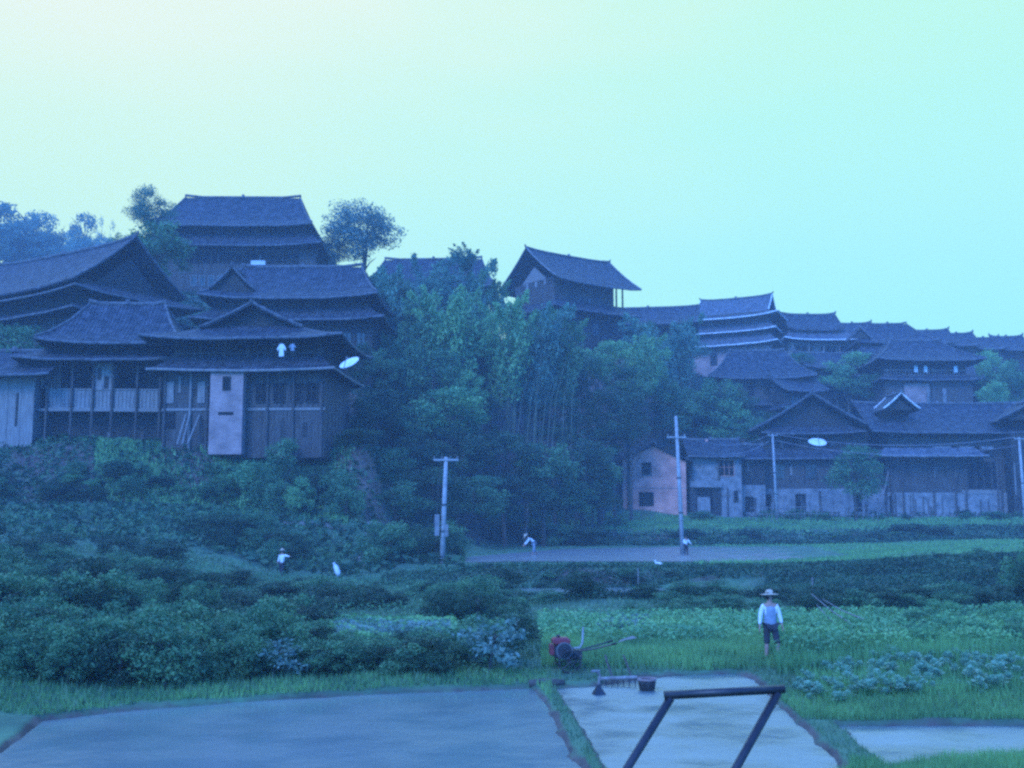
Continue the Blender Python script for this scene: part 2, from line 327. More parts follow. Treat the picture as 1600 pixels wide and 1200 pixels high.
def water_material(name, mud, mud2, rough, bump=.35, ruffle=None, ior=1.38):
    m = bpy.data.materials.new(name); m.use_nodes = True; t = m.node_tree; n = t.nodes; l = t.links; p = n['Principled BSDF']
    co = n.new('ShaderNodeNewGeometry'); ma = n.new('ShaderNodeMapping'); ma.inputs['Scale'].default_value = (.35, .7, 1); l.new(co.outputs['Position'], ma.inputs[0])
    no = n.new('ShaderNodeTexNoise'); no.inputs['Scale'].default_value = 1.1; no.inputs['Detail'].default_value = 6; l.new(ma.outputs[0], no.inputs[0])
    r = n.new('ShaderNodeValToRGB'); r.color_ramp.elements[0].color = mud+(1,); r.color_ramp.elements[1].color = mud2+(1,)
    r.color_ramp.elements[0].position = .35; r.color_ramp.elements[1].position = .68; l.new(no.outputs[0], r.inputs[0]); l.new(r.outputs[0], p.inputs['Base Color'])
    p.inputs['Roughness'].default_value = rough; p.inputs['IOR'].default_value = ior; p.inputs['Specular IOR Level'].default_value = 1.0
    n2 = n.new('ShaderNodeTexNoise'); n2.inputs['Scale'].default_value = 2.2; n2.inputs['Detail'].default_value = 4; l.new(co.outputs['Position'], n2.inputs[0])
    if ruffle:
        n3 = n.new('ShaderNodeTexNoise'); n3.inputs['Scale'].default_value = .5; n3.inputs['Detail'].default_value = 5; l.new(co.outputs['Position'], n3.inputs[0])
        mr = n.new('ShaderNodeMapRange'); l.new(n3.outputs[0], mr.inputs[0]); mr.inputs[1].default_value = .38; mr.inputs[2].default_value = .56; mr.inputs[3].default_value = ruffle[0]; mr.inputs[4].default_value = ruffle[1]
        l.new(mr.outputs[0], p.inputs['Roughness'])
    bu = n.new('ShaderNodeBump'); bu.inputs['Strength'].default_value = bump; bu.inputs['Distance'].default_value = .04; l.new(n2.outputs[0], bu.inputs['Height']); l.new(bu.outputs[0], p.inputs['Normal'])
    return m
M['water'] = water_material('muddy_paddy_water', (.14, .175, .165), (.165, .198, .185), .26, .3, (.16, .24), 1.4)
M['water_clear'] = water_material('clear_paddy_water', (.07, .105, .105), (.12, .155, .155), .33, .5, (.22, .46), 1.8)
def sheet(name, poly, z, m):
    s = MB(); c = (sum(p[0] for p in poly)/len(poly), sum(p[1] for p in poly)/len(poly))
    s.add([(p[0], p[1], z) for p in poly], [tuple(range(len(poly)))[::-1]]); o = s.build(name, m)
    if o.data.polygons[0].normal.z < 0: o.data.flip_normals()
    return tag(o, kind='structure')
sheet('paddy_water', PADDY_MAIN, 0, M['water']); sheet('paddy_water', PADDY_MID, 0, M['water_clear']); sheet('paddy_water', PADDY_RIGHT, 0, M['water_clear'])
sheet('ditch_water', STRIP, 0.0, M['water'])
TERR = [P(700,884,63), P(790,880,66), P(1000,878,66), P(1180,880,66), P(1330,869,72), P(1260,852,100), P(1050,853,98), P(880,856,92), P(735,872,74)]
M['wet_mud'] = water_material('wet_terrace_mud', (.12, .12, .13), (.21, .20, .20), .3)
sheet('terrace_water', TERR, .985, M['wet_mud'])

# pale trodden path along the foot of the left bank
px_ = np.linspace(-60, 545, 90); vv = []
for d0 in (71.6, 72.7):
    x_ = (px_-800)/F*d0; vv.append(np.stack([x_, np.full(90, d0), ground_z(x_, np.full(90, d0))+.06], -1))
vv = np.concatenate(vv); i_ = np.arange(89)
M['path'] = mat('trodden_earth', (.13, .12, .10), (.22, .20, .17), scale=1.5)
tag(mesh_np('path', vv, np.stack([i_, i_+1, i_+91, i_+90], -1), M['path']), kind='structure')

# ------------------------------------------------------------------ houses
def jit(G, r_, ends=False):
    m = len(G); sg = r_.uniform(.03, .14)
    for i in range(m):
        if (i in (0, m-1)): continue
        for j in range(len(G[0])):
            if j == 0: continue
            G[i][j] = G[i][j] + Vector((0, 0, -sg*math.sin(math.pi*i/(m-1))*j/len(G[0]) + r_.uniform(-.035, .035)))
class House:
    def __init__(s, name, label, loc, deg, cat='house'):
        s.r = empty(name, loc, R(deg), label, cat); s.rr = random.Random(int(abs(loc[0]*97+loc[1]*13)))
    def part(s, mb, name, m, parent=None, label=None, smooth=False):
        o = mb.build(name, M[m], parent or s.r, smooth)
        if label: o['label'] = label
        return o
    def wall(s, x0, x1, y0, y1, z0, z1, m='wood', name='wall', label=None, boards=True):
        b = MB().box(x0, x1, y0, y1, z0, z1)
        if boards and m.startswith('wood'):           # proud vertical battens
            n = max(2, int((x1-x0)/.9))
            for i in range(n+1):
                x = x0+.05+(x1-x0-.1)*i/n
                b.box(x-.045, x+.045, y0-.035, y0-.003, z0+.02, z1-.02)
            n = max(2, int((y1-y0)/1.2))
            for i in range(1, n):
                y = y0+(y1-y0)*i/n
                for xa, xb in ((x0-.035, x0-.003), (x1+.003, x1+.035)): b.box(xa, xb, y-.045, y+.045, z0+.02, z1-.02)
        cuts = []
        def patch(mm, n, wr, off, plaster=False):
            a0 = len(b.f)
            for i in range(n):
                x = x0+.1+(x1-x0-.6)*(i+s.rr.uniform(0, .65))/n; w = s.rr.uniform(*wr); a = z0+.1 if plaster else s.rr.uniform(z0, z0+(z1-z0)*.5); c_ = z0+(z1-z0)*s.rr.uniform(.4, .98) if plaster else a+(z1-z0)*s.rr.uniform(.2, .5)
                b.box(x, x+w, y0-off-.006*(i % 3), y0-.008, max(a, z0+.03), min(c_, z1-.03))
            cuts.append((a0, len(b.f), mm))
        if m.startswith('wood') and boards and z1-z0 > 1:
            patch('wood_dark' if m != 'wood_dark' else 'wood', max(2, int((x1-x0)*.55)), (.12, .34), .025); patch('wood_pale', max(1, int((x1-x0)*.14)), (.1, .25), .042)
        if m == 'plaster' and x1-x0 > 3: patch('wood', max(2, int((x1-x0)/2.2)), (.1, .3), .05, True)
        o = s.part(b, name, m, label=label)
        for q, (a0, a1, mm) in enumerate(cuts):
            o.data.materials.append(M[mm])
            for f_ in range(a0, min(a1, len(o.data.polygons))): o.data.polygons[f_].material_index = q+1
        return o
    def skirt(s, ix, iy, z1, ox, oy, z0, m='tile', name='lower_roof', th=.16, lift=.25, cx=0, cy=0, icx=None, icy=None, edge=None, sides='fbrl'):
        b = MB(); ring = []; n = 10
        icx = cx if icx is None else icx; icy = cy if icy is None else icy
        def pt(a, c, t):            # a: inner corner pair weights
            return a + (c-a)*t
        for sd, (sa, sb) in {'f': ((-1,-1),(1,-1)), 'r': ((1,-1),(1,1)), 'b': ((1,1),(-1,1)), 'l': ((-1,1),(-1,-1))}.items():
            if sd not in sides: continue
            G = []
            for i in range(n+1):
                w = i/n; q = abs(2*w-1)**4
                ux = sa[0]+(sb[0]-sa[0])*w; uy = sa[1]+(sb[1]-sa[1])*w
                A = Vector((icx+ux*ix, icy+uy*iy, z1)); C = Vector((cx+ux*ox, cy+uy*oy, z0+lift*q))
                row = []
                for t in (0, .35, .7, 1):
                    p = A.lerp(C, t); p.z += -.12*(z1-z0)*math.sin(t*math.pi)*1.0; row.append(p)
                G.append(row)
            jit(G, s.rr)
            b.slab(G, th)
            if edge: ring += [r_[-1]-Vector((0,0,th*.5)) for r_ in G[:-1]]
        o = s.part(b, name, m)
        if edge: s.part(MB().tube(ring+[ring[0]], th*.62, 6), 'eave_edge', edge, o)
        return o
    def gable(s, hl, hw, zr, ze, m='tile', axis='x', name='roof', th=.16, cx=0, cy=0, lift=.3, edge=None, verge=None, n=8):
        b = MB(); rb = MB(); Gs = []
        def T(a, c, z): return Vector((cx+a, cy+c, z)) if axis == 'x' else Vector((cx+c, cy+a, z))
        for sg in (-1, 1):
            G = []
            for i in range(n+1):
                a = -hl+2*hl*i/n; lf = lift*abs(a/hl)**4
                row = [T(a, sg*hw*t, zr-(zr-ze)*(1.22*t-.22*t*t)+lf) for t in (0, .25, .5, .75, 1)]
                G.append(row)
            jit(G, s.rr, True)
            b.slab(G, th)
            Gs.append(G)
        pts = [T(-hl+2*hl*i/n, 0, zr+lift*abs(-1+2*i/n)**4+.09) for i in range(n+1)]
        rb.tube(pts, .15, 6)
        for a in (-hl, hl): rb.tube([T(a, 0, zr+lift+.05), T(a*1.03, 0, zr+lift+.42)], [.17, .08], 6)
        rb.tube([T(0, 0, zr), T(0, 0, zr+.42)], [.32, .16], 6)
        o = s.part(b, name, m); s.part(rb, 'ridge', 'ridge', o)
        if edge:
            for G in Gs: s.part(MB().tube([r_[-1]-Vector((0,0,th*.5)) for r_ in G], th*.62, 6), 'eave_edge', edge, o)
        if verge:
            for q in (0, -1): s.part(MB().tube([p+Vector((0,0,.03)) for p in Gs[0][q][::-1]+Gs[1][q][1:]], .09, 6), 'verge_edge', verge, o)
        return o
    def hip(s, rl, zr, ox, oy, ze, m='tile', lift=.3, edge=None, ridge='ridge', th=.16, cx=0, cy=0):
        o = s.skirt(rl, .03, zr, ox, oy, ze, m, 'roof', th, lift, cx, cy, edge=edge)
        rb = MB(); rb.tube([(cx-rl-.1, cy, zr+.3), (cx-rl*.7, cy, zr+.08), (cx+rl*.7, cy, zr+.08), (cx+rl+.1, cy, zr+.3)], .15, 6)
        rb.tube([(cx, cy, zr), (cx, cy, zr+.42)], [.3, .15], 6)
        for sx_ in (-1, 1):
            for sy_ in (-1, 1):
                A = Vector((cx+sx_*rl, cy+sy_*.03, zr)); C = Vector((cx+sx_*ox, cy+sy_*oy, ze+lift)); pp = []
                for t in (0, .35, .7, 1):
                    p = A.lerp(C, t); p.z += -.12*(zr-ze)*math.sin(t*math.pi)+.06; pp.append(p)
                rb.tube(pp, .1, 6)
        s.part(rb, 'ridge', ridge, o); return o
    def tri(s, hw, z0, z1, at, axis='y', m='wood_dark', th=.12, c=0, label=None, ze=None):
        """gable wall: axis 'y' = triangle in the plane y=at, 'x' = in the plane x=at"""
        pr = [(c-hw, z0), (c+hw, z0)] + ([(c+hw, ze)] if ze else []) + [(c, z1)] + ([(c-hw, ze)] if ze else [])
        k = len(pr); b = MB()
        f = (lambda a, z, o_: (a, at+o_, z)) if axis == 'y' else (lambda a, z, o_: (at+o_, a, z))
        b.add([f(a, z, 0) for a, z in pr]+[f(a, z, th) for a, z in pr], [tuple(range(k)), tuple(range(k, 2*k))[::-1]]+[(i, i+k, (i+1) % k+k, (i+1) % k) for i in range(k)])
        return s.part(b, 'gable_wall', m, label=label)
    def window(s, x0, x1, z0, z1, y, bars=1, frame='wood_dark', pane='glass', face='y', sill=False, name='window'):
        b = MB(); t = .07
        def bx(mb, a0, a1, d0, d1, c0, c1):
            if face == 'y': mb.box(a0, a1, y+d0, y+d1, c0, c1)
            else: mb.box(y-d1, y-d0, a0, a1, c0, c1)
        bx(b, x0-t, x1+t, -.06, -.004, z1, z1+t); bx(b, x0-t, x1+t, -.06, -.004, z0-t, z0)
        bx(b, x0-t, x0, -.06, -.004, z0, z1); bx(b, x1, x1+t, -.06, -.004, z0, z1)
        for i in range(1, bars+1):
            x = x0+(x1-x0)*i/(bars+1); bx(b, x-.03, x+.03, -.05, -.022, z0, z1)
        if bars: zz = (z0+z1)/2+.1; bx(b, x0, x1, -.047, -.02, zz-.025, zz+.025)
        o = s.part(b, name, frame); g = MB(); bx(g, x0, x1, -.018, -.006, z0, z1); s.part(g, 'pane', pane, o)
        if sill: g = MB(); bx(g, x0-.12, x1+.12, -.14, -.062, z0-t-.08, z0-t); s.part(g, 'sill', 'plaster', o)
        return o
    def opening(s, x0, x1, z0, z1, y, face='y', name='opening'):
        b = MB()
        if face == 'y': b.box(x0, x1, y-.012, y-.004, z0, z1)
        else: b.box(y+.004, y+.012, x0, x1, z0, z1)
        return s.part(b, name, 'void')
    def door(s, x0, x1, z0, z1, y, m='wood_dark'):
        b = MB().box(x0, x1, y-.06, y-.004, z0, z1); o = s.part(b, 'door', m)
        s.part(MB().box(x1-.18, x1-.12, y-.10, y-.062, (z0+z1)/2-.08, (z0+z1)/2+.08), 'handle', 'ridge', o); return o
    def post(s, x, y, z0, z1, r=.11, m='wood', name='post'):
        return s.part(MB().tube([(x, y, z0), (x, y, z1)], [r*1.08, r*.95], 8), name, m)
    def rail(s, x0, x1, y, z0, z1, m='wood_pale', bal=.28, solid=None, face='y'):
        b = MB()
        def bx(a0, a1, d0, d1, c0, c1):
            b.box(a0, a1, y+d0, y+d1, c0, c1) if face == 'y' else b.box(y+d0, y+d1, a0, a1, c0, c1)
        bx(x0, x1, -.05, .05, z1-.09, z1); bx(x0, x1, -.04, .04, z0, z0+.08)
        n = int((x1-x0)/bal)
        for i in range(n+1):
            x = x0+.03+(x1-x0-.06)*i/max(1, n); bx(x-.03, x+.03, -.025, .025, z0+.08, z1-.09)
        o = s.part(b, 'railing', m)
        if solid: s.part(MB().box(x0, x1, y+.03, y+.055, z0+.082, z1-.092), 'panel', solid, o)
        return o
    def stilts(s, xs, y, z0, z1, r=.12):
        for x in xs: s.post(x, y, z0, z1, r)
def M_(px, d): return px / F * d     # photo pixels to metres at distance d

# --- front left: long timber house with a balcony (d=82)
d = 82.; k = d/F
def zz(py, d): return CZ + (808-py)/F*d*1.0
c = P(142, 690, d); z0 = zz(690, d)
h = House('timber_house', 'timber house with a pale railed balcony, left of the house with the brick tower', (c.x, d+4.2, z0), 4)
hx = 99*k; hy = 4.0
Z = lambda py: zz(py, d)-z0; ZC = lambda py: zz(py, d+5)-z0
h.wall(-hx, hx, -hy+1.2, hy, -.6, Z(640), 'wood_dark'); 
h.wall(-hx, hx, -hy+1.1, hy-.01, Z(640)+.01, Z(560), 'wood_dark')
h.wall(-hx-.02, -hx+42*k, -hy-.02, -hy+1.09, Z(608), Z(566), 'wood'); h.wall(-hx+92*k, -hx+122*k, -hy-.02, -hy+1.09, Z(608), Z(566), 'wood_pale')
h.part(MB().box(-hx-.1, hx+.1, -hy-.1, -hy+1.1, Z(643), Z(639)), 'balcony_floor', 'wood_pale')
h.rail(-hx+22*k, -hx+92*k, -hy-.02, Z(639)+.01, Z(607), 'wood_pale', solid='plaster'); h.rail(-hx+93*k, hx, -hy-.02, Z(639)+.01, Z(607), 'wood_pale', solid='wood_pale')
for x in (-hx+.1, -hx+22*k, -hx+60*k, -hx+92*k, -hx+122*k, -hx+160*k, hx-.1): h.post(x, -hy-.15, -.8, Z(566), .1)
h.opening(-hx+46*k, -hx+90*k, Z(606), Z(572), -hy+1.1); h.opening(-hx+124*k, -hx+172*k, Z(606), Z(572), -hy+1.1)
h.part(MB().box(-hx-.3, hx+.3, -hy-.5, hy+.3, -2.6, -.25), 'stone_base', 'plaster')
h.skirt(hx-.2, hy-1.4, Z(540), hx+1.3, hy+1.3, Z(562), lift=.15, edge='ridge')
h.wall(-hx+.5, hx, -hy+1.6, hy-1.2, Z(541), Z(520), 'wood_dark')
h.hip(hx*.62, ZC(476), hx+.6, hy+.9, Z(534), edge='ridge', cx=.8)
# --- front left: gabled wing with brick tower (d=79)
d = 79.; k = d/F; z0 = zz(690, d); Z = lambda py: zz(py, d)-z0; ZC = lambda py: zz(py, d+5)-z0; c = P(384, 690, d)
h = House('gabled_timber_house', 'gabled timber house with a pale brick tower built against its front', (c.x, d+4.5, z0), -3)
hx = 128*k; hy = 4.5
h.wall(-hx, hx, -hy, hy, -1.2, Z(640), 'wood'); h.wall(-hx, hx, -hy+.02, hy-.02, Z(640)+.01, Z(578), 'wood')
h.part(MB().box(-hx-.05, hx+.05, -hy-.08, -hy-.04, Z(642), Z(638)), 'beam', 'wood_pale')
b = MB().box(-47*k, 5*k, -hy-1.0, -hy-.05, -1.0, Z(582)); h.part(b, 'brick_tower', 'brick_pale')
h.window(-26*k, -16*k, Z(611), Z(592), -hy-1.0, 0, pane='void'); h.opening(-33*k, -9*k, Z(651), Z(646), -hy-1.0)
for a, b_ in ((-124, -112), (-74, -62)): h.part(MB().box(a*k, b_*k, -hy-.07, -hy-.045, Z(630), Z(596)), 'shutter', 'wood_pale')
h.opening(-146*k+hx*.0+20*k, -108*k, Z(670), Z(644), -hy-.05)
for a in (20, 48, 76, 100):
    h.window(a*k, (a+16)*k, Z(628), Z(600), -hy-.04, 1, pane='void')
for x in (-.98, -.66, -.45, 0.03, .3, .62, .97): h.post(x*hx, -hy-.12, -1.2, Z(580), .1, 'wood_pale' if x in (-.66,) else 'wood')
for x0, x1 in ((-96, -90), (-88, -84), (-80, -68)): h.part(MB().tube([(x0*k, -hy-1.0, -.3), (x1*k, -hy-.2, Z(648))], .07, 6), 'prop', 'wood_pale')
h.skirt(hx-.3, hy-.5, Z(556), hx+.9, hy+1.2, Z(578), 'tile', lift=.05, edge='wood_pale')
h.wall(-hx+.3, hx-.3, -hy+1.6, hy-1, Z(557), Z(528), 'wood_dark', boards=False)
h.rail(-hx+.4, hx-.4, -hy+.55, Z(557), Z(548), 'wood', .5)
for x in (-.95, -.62, -.3, .0, .32, .63, .95): h.post(x*(hx-.3), -hy+.6, Z(558), Z(524), .1)
h.skirt(75*k, hy-2.0, Z(500), hx+1.5, hy+1.5, Z(530), lift=.3, edge='ridge')
h.tri(72*k, Z(504), Z(470), -hy+2.2, 'y', 'wood_dark')
h.gable(hy-1.2, 84*k, Z(466), Z(506), axis='y', edge=None, verge='ridge', lift=.1)
# --- behind: gable seen at an angle (d=95)
d = 97.; k = d/F; z0 = zz(540, d)-3; Z = lambda py: zz(py, d)-z0; ZC = lambda py: zz(py, d+5)-z0; c = P(95, 540, d)
h = House('timber_house', 'big dark house at the left edge, its wide dark gable turned right', (c.x, d+4, z0), -33)
hx = 7.6; hy = 5.0
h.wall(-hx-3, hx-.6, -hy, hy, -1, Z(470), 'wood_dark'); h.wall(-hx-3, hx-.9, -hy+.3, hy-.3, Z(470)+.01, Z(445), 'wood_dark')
for x in (-9, -6.6, -4.2, -1.8, .6, 3, 5.4): h.window(x-.5, x+.5, Z(510), Z(492), -hy, 1)
h.skirt(hx+.2, hy-.6, Z(452), hx+1.9, hy+1.9, Z(468), lift=.3, edge='ridge', cx=-.6)
h.skirt(hx-.4, hy-.2, Z(480), hx+1.2, hy+1.6, Z(497), lift=.2, edge='ridge', cx=-.6)
h.tri(hy-.5, Z(462), Z(397), hx-.9, 'x', 'wood_dark'); 
h.gable(hx+3.0, hy+.9, ZC(390), Z(452), cx=-3, lift=.35, verge='ridge')
# --- behind: middle house with small dark gable (d=99)
d = 99.; k = d/F; z0 = zz(600, d); Z = lambda py: zz(py, d)-z0; ZC = lambda py: zz(py, d+5)-z0; c = P(452, 600, d)
h = House('timber_house', 'dark house with a small gable, right below the tallest hilltop house', (c.x, d+5, z0), -2)
hx = 132*k; hy = 4.6
h.wall(-hx, hx, -hy, hy, -1, Z(500), 'wood_dark'); h.wall(-hx+.6, hx-.6, -hy+.6, hy-.6, Z(500)+.01, Z(466), 'wood_dark')
for i in range(5): h.window(20*k+i*22*k, 32*k+i*22*k, Z(540), Z(518), -hy, 1)
h.skirt(hx-.4, hy-.4, Z(474), hx+1.3, hy+1.5, Z(499), lift=.3, edge='ridge')
h.hip(100*k, ZC(413), hx+.6, hy+1.3, Z(463), lift=.4, edge='ridge')
h.tri(30*k, Z(448), Z(418), -hy+.5, 'y', 'wood_dark', c=-96*k); h.gable(1.9, 36*k, Z(410), Z(446), axis='y', cx=-96*k, cy=-hy+1.9, lift=.1, verge='ridge')
# --- tall hilltop house (d=122)
d = 122.; k = d/F; z0 = zz(445, d); Z = lambda py: zz(py, d)-z0; ZC = lambda py: zz(py, d+6)-z0; c = P(355, 445, d)
h = House('tall_timber_house', 'tallest dark house, on the hilltop, with stacked roofs and a small white board', (c.x, d+6, z0), 1)
hx = 136*k; hy = 5.2
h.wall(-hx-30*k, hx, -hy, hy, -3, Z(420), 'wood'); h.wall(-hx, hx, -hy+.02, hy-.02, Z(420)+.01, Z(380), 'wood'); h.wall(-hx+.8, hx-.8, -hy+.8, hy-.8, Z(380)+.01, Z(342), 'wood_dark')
for i in range(5): h.window((-62+i*14)*k, (-54+i*14)*k, Z(440), Z(424), -hy, 0, frame='wood_pale')
h.opening(-90*k, 110*k, Z(404), Z(386), -hy)
h.skirt(hx-.5, hy-.6, Z(350), hx+.9, hy+1.6, Z(377), lift=.35, edge='ridge')
h.hip(96*k, ZC(299), hx-.3, hy+1.2, Z(344), lift=.3, edge='ridge')
h.skirt(.3, 3.2, Z(350), 4.6, 5.6, Z(384), name='side_roof', cx=-hx-1.2, icx=-hx+.8, lift=.2, edge='ridge')
h.wall(-hx-4, -hx-30*k-.02, -hy+.5, hy-.5, -2, Z(392), 'wood_dark')
o = h.part(MB().box(33*k, 56*k, -hy-.14, -hy-.06, Z(406), Z(399)), 'name_board', 'white', label='small blank white board on the front wall')
# --- pale wall at the left edge
d = 80.; k = d/F; z0 = zz(655, d); Z = lambda py: zz(py, d)-z0; ZC = lambda py: zz(py, d+5)-z0; c = P(-22, 655, d)
h = House('plank_house', 'pale plank-walled house cut off by the left edge, under a dark tiled roof', (c.x, d+4, z0), 3)
h.wall(-3, 60*k, -3, 3, -2, Z(583), 'wood_pale'); h.opening(-1.5, -.4, Z(630), Z(600), -3)
h.gable(4.2, 4.2, ZC(552), Z(583), lift=.1, edge='ridge')
h.tri(2.9, Z(583), Z(560), 2.6, 'x', 'wood')
# --- ridge-top house with a gable in front-left (d=140)
d = 140.; k = d/F; z0 = zz(540, d); Z = lambda py: zz(py, d)-z0; ZC = lambda py: zz(py, d+5)-z0; c = P(893, 540, d)
h = House('hilltop_house', 'ridge-top house above the bamboo with a pale gable wall and pale roof edges', (c.x, d+5, z0), 36)
hx = 5.9; hy = 4.4
h.wall(-hx, hx, -hy, hy, -2, Z(478), 'wood_dark'); h.wall(-hx, hx-1.7, -hy+.2, hy-.2, Z(478)+.01, Z(432), 'wood')
h.tri(hy-.2, Z(446), Z(408), -hx, 'x', 'wood_pale', label='pale boarded gable wall'); 
h.gable(hx+1.3, hy+2.0, ZC(396), Z(441), m='tile', lift=.25, edge='ridge', verge='plaster')
h.skirt(hx-.2, hy-.2, Z(466), hx+1.5, hy+1.7, Z(484), lift=.2, edge='ridge')
for x, y in ((hx-.1, -hy+.2), (hx-.1, hy-.2), (hx-1.2, -hy+.2)): h.post(x, y, Z(478), Z(434), .12)
for i in range(3): h.part(MB().box(-hx-.06, -hx-.04, -2.6+i*1.9, -2.1+i*1.9, Z(442), Z(433)), 'shutter', 'plaster')
h.window(-3.4, -2.2, Z(520), Z(500), -hy, 1); h.window(.2, 1.4, Z(520), Z(500), -hy, 1)
# --- roof behind the trees, left of it
d = 135.; k = d/F; z0 = zz(470, d); Z = lambda py: zz(py, d)-z0; ZC = lambda py: zz(py, d+5)-z0; c = P(672, 470, d)
h = House('hilltop_house', 'dark hipped roof above the wood, right of the round skyline tree', (c.x, d+5, z0), -3)
hx = 88*k; hy = 4.4
h.wall(-hx, hx, -hy, hy, -4, Z(444), 'wood_dark'); h.window(2, 3, Z(465), Z(450), -hy, 1)
h.hip(80*k, ZC(400), hx+1.6, hy+1.5, Z(446), lift=.3, edge='ridge')
# --- long low roof right of the ridge house
d = 156.; k = d/F; z0 = zz(545, d); Z = lambda py: zz(py, d)-z0; ZC = lambda py: zz(py, d+5)-z0; c = P(1020, 545, d)
h = House('hilltop_house', 'long low dark roof just right of the ridge-top house above the bamboo', (c.x, d+5, z0), -8)
hx = 70*k; hy = 3.8
h.wall(-hx, hx, -hy, hy, -4, Z(502), 'wood_dark'); h.opening(1, 3, Z(530), Z(510), -hy)
h.gable(hx+1.2, hy+1.5, ZC(479), Z(503), lift=.2, edge='ridge')
# --- tiered house with white eaves (d=170)
d = 170.; k = d/F; z0 = zz(575, d); Z = lambda py: zz(py, d)-z0; ZC = lambda py: zz(py, d+5)-z0; c = P(1165, 575, d)
h = House('tiered_house', 'three-tiered house on the skyline with whitewashed curved eave edges', (c.x, d+6, z0), -27)
hx = 6.6; hy = 4.8
h.wall(-hx, hx, -hy, hy, -4, Z(540), 'brick_pale'); h.wall(-hx+.3, hx-.3, -hy+.3, hy-.3, Z(540)+.01, Z(484), 'wood')
h.skirt(hx-.1, hy-.1, Z(520), hx+1.5, hy+1.5, Z(536), m='tile_light', lift=.3, edge='lime'); h.skirt(hx-.3, hy-.3, Z(500), hx+1.2, hy+1.2, Z(515), m='tile_light', lift=.3, edge='lime')
h.skirt(hx*.8, hy*.5, Z(478), hx+1.7, hy+1.7, Z(493), m='tile_light', lift=.5, edge='lime', name='main_eave')
h.tri(hy*.55, Z(480), Z(466), hx*.8, 'x', 'wood_dark'); h.gable(hx*.9, hy*.6, ZC(462), Z(482), m='tile_light', lift=.3, verge='lime')
h.window(-3, -2, Z(566), Z(548), -hy, 1); h.window(1, 2, Z(566), Z(548), -hy, 1)
# --- long roofs to the right on the skyline
d = 168.; k = d/F; z0 = zz(575, d); Z = lambda py: zz(py, d)-z0; ZC = lambda py: zz(py, d+5)-z0; c = P(1285, 575, d)
h = House('skyline_house', 'long-roofed house with a bright white eave line, right of the three-tiered house', (c.x, d+6, z0), 3)
hx = 50*k; hy = 4
h.wall(-hx, hx, -hy, hy, -4, Z(530), 'wood_pale'); h.opening(-40*k, -12*k, Z(560), Z(536), -hy); h.opening(2*k, 26*k, Z(556), Z(536), -hy); h.opening(30*k, 44*k, Z(556), Z(536), -hy)
h.skirt(44*k, hy-1, Z(507), 62*k, hy+2, Z(528), m='tile_light', lift=.35, edge='lime'); h.wall(-40*k, 36*k, -hy+1, hy-1, Z(530)+.01, Z(505), 'wood')
h.gable(46*k, hy+.4, ZC(488), Z(510), m='tile', lift=.3, cx=-4*k)
for x in (-46, -20, 4, 30, 46): h.post(x*k, -hy-.9, -3, Z(531), .12, 'wood_pale')
d = 160.; k = d/F; z0 = zz(590, d); Z = lambda py: zz(py, d)-z0; ZC = lambda py: zz(py, d+5)-z0; c = P(1412, 590, d)
h = House('skyline_house', 'broad dark-roofed house on the skyline, with a tiny dark gable at its left end', (c.x, d+6, z0), -4)
hx = 58*k; hy = 4.6
h.wall(-hx, hx, -hy, hy, -4, Z(545), 'wood'); h.skirt(50*k, hy-.6, Z(528), 70*k, hy+2, Z(552), lift=.3, edge='ridge')
h.hip(30*k, ZC(503), 66*k, hy+1, Z(532), lift=.25); h.tri(14*k, Z(524), Z(510), -hy+.2, 'y', 'wood_dark', c=-56*k)
h.gable(1.6, 17*k, Z(507), Z(524), axis='y', cx=-56*k, cy=-hy+1.6, lift=.1, verge='ridge')
for i in range(4): h.opening((-50+i*26)*k, (-36+i*26)*k, Z(578), Z(562), -hy)
d = 176.; k = d/F
for (px, py, w, pe, lab) in ((1512, 522, 26, 538, 'small grey roof on the skyline, second from the right edge'), (1592, 527, 26, 545, 'small grey roof on the skyline, cut off by the right edge'), (1345, 506, 30, 522, 'small dark roof between the long-roofed house and the broad skyline roof'), (1465, 517, 34, 534, 'low grey roof stepping down right of the broad skyline roof'), (1555, 529, 24, 543, 'tiny roof on the skyline between the two small grey roofs'), (1216, 480, 24, 494, 'small roof peeping out between three-tiered house and long-roofed house')):
    z0 = zz(pe+30, d); Z = lambda q: zz(q, d)-z0; c = P(px, pe+30, d)
    h = House('skyline_house', lab, (c.x, d+(14 if px < 1300 else 4), z0), -5)
    hx = w*k
    h.wall(-hx*.9, hx*.9, -3, 3, -4, Z(pe), 'wood_dark'); h.opening(-1, .4, Z(pe+24), Z(pe+10), -3)
    h.gable(hx, 4.2, ZC(py), Z(pe), lift=.3, edge='ridge')
# --- middle right houses (d=150)
d = 149.; k = d/F; z0 = zz(665, d); Z = lambda py: zz(py, d)-z0; ZC = lambda py: zz(py, d+5)-z0; c = P(1198, 665, d)
h = House('timber_house', 'dark house half hidden by trees below the three-tiered house', (c.x, d+5, z0), -6)
hx = 66*k; hy = 4.4
h.wall(-hx, hx, -hy, hy, -3, Z(628), 'wood_dark'); h.wall(-hx, hx, -hy+.02, hy-.02, Z(628)+.01, Z(592), 'wood')
h.hip(44*k, ZC(548), hx+1.5, hy+1.5, Z(590), lift=.3, edge='ridge'); h.skirt(hx-.1, hy-.1, Z(622), hx+1.1, hy+1.1, Z(632), lift=.15, edge='ridge')
for i in range(4): h.window((-48+i*26)*k, (-38+i*26)*k, Z(616), Z(600), -hy, 1, pane='void')
h.part(MB().box(20*k, 30*k, -hy-.1, -hy-.06, Z(655), Z(645)), 'shutter', 'white')
d = 147.; k = d/F; z0 = zz(640, d); Z = lambda py: zz(py, d)-z0; ZC = lambda py: zz(py, d+5)-z0; c = P(1455, 640, d)
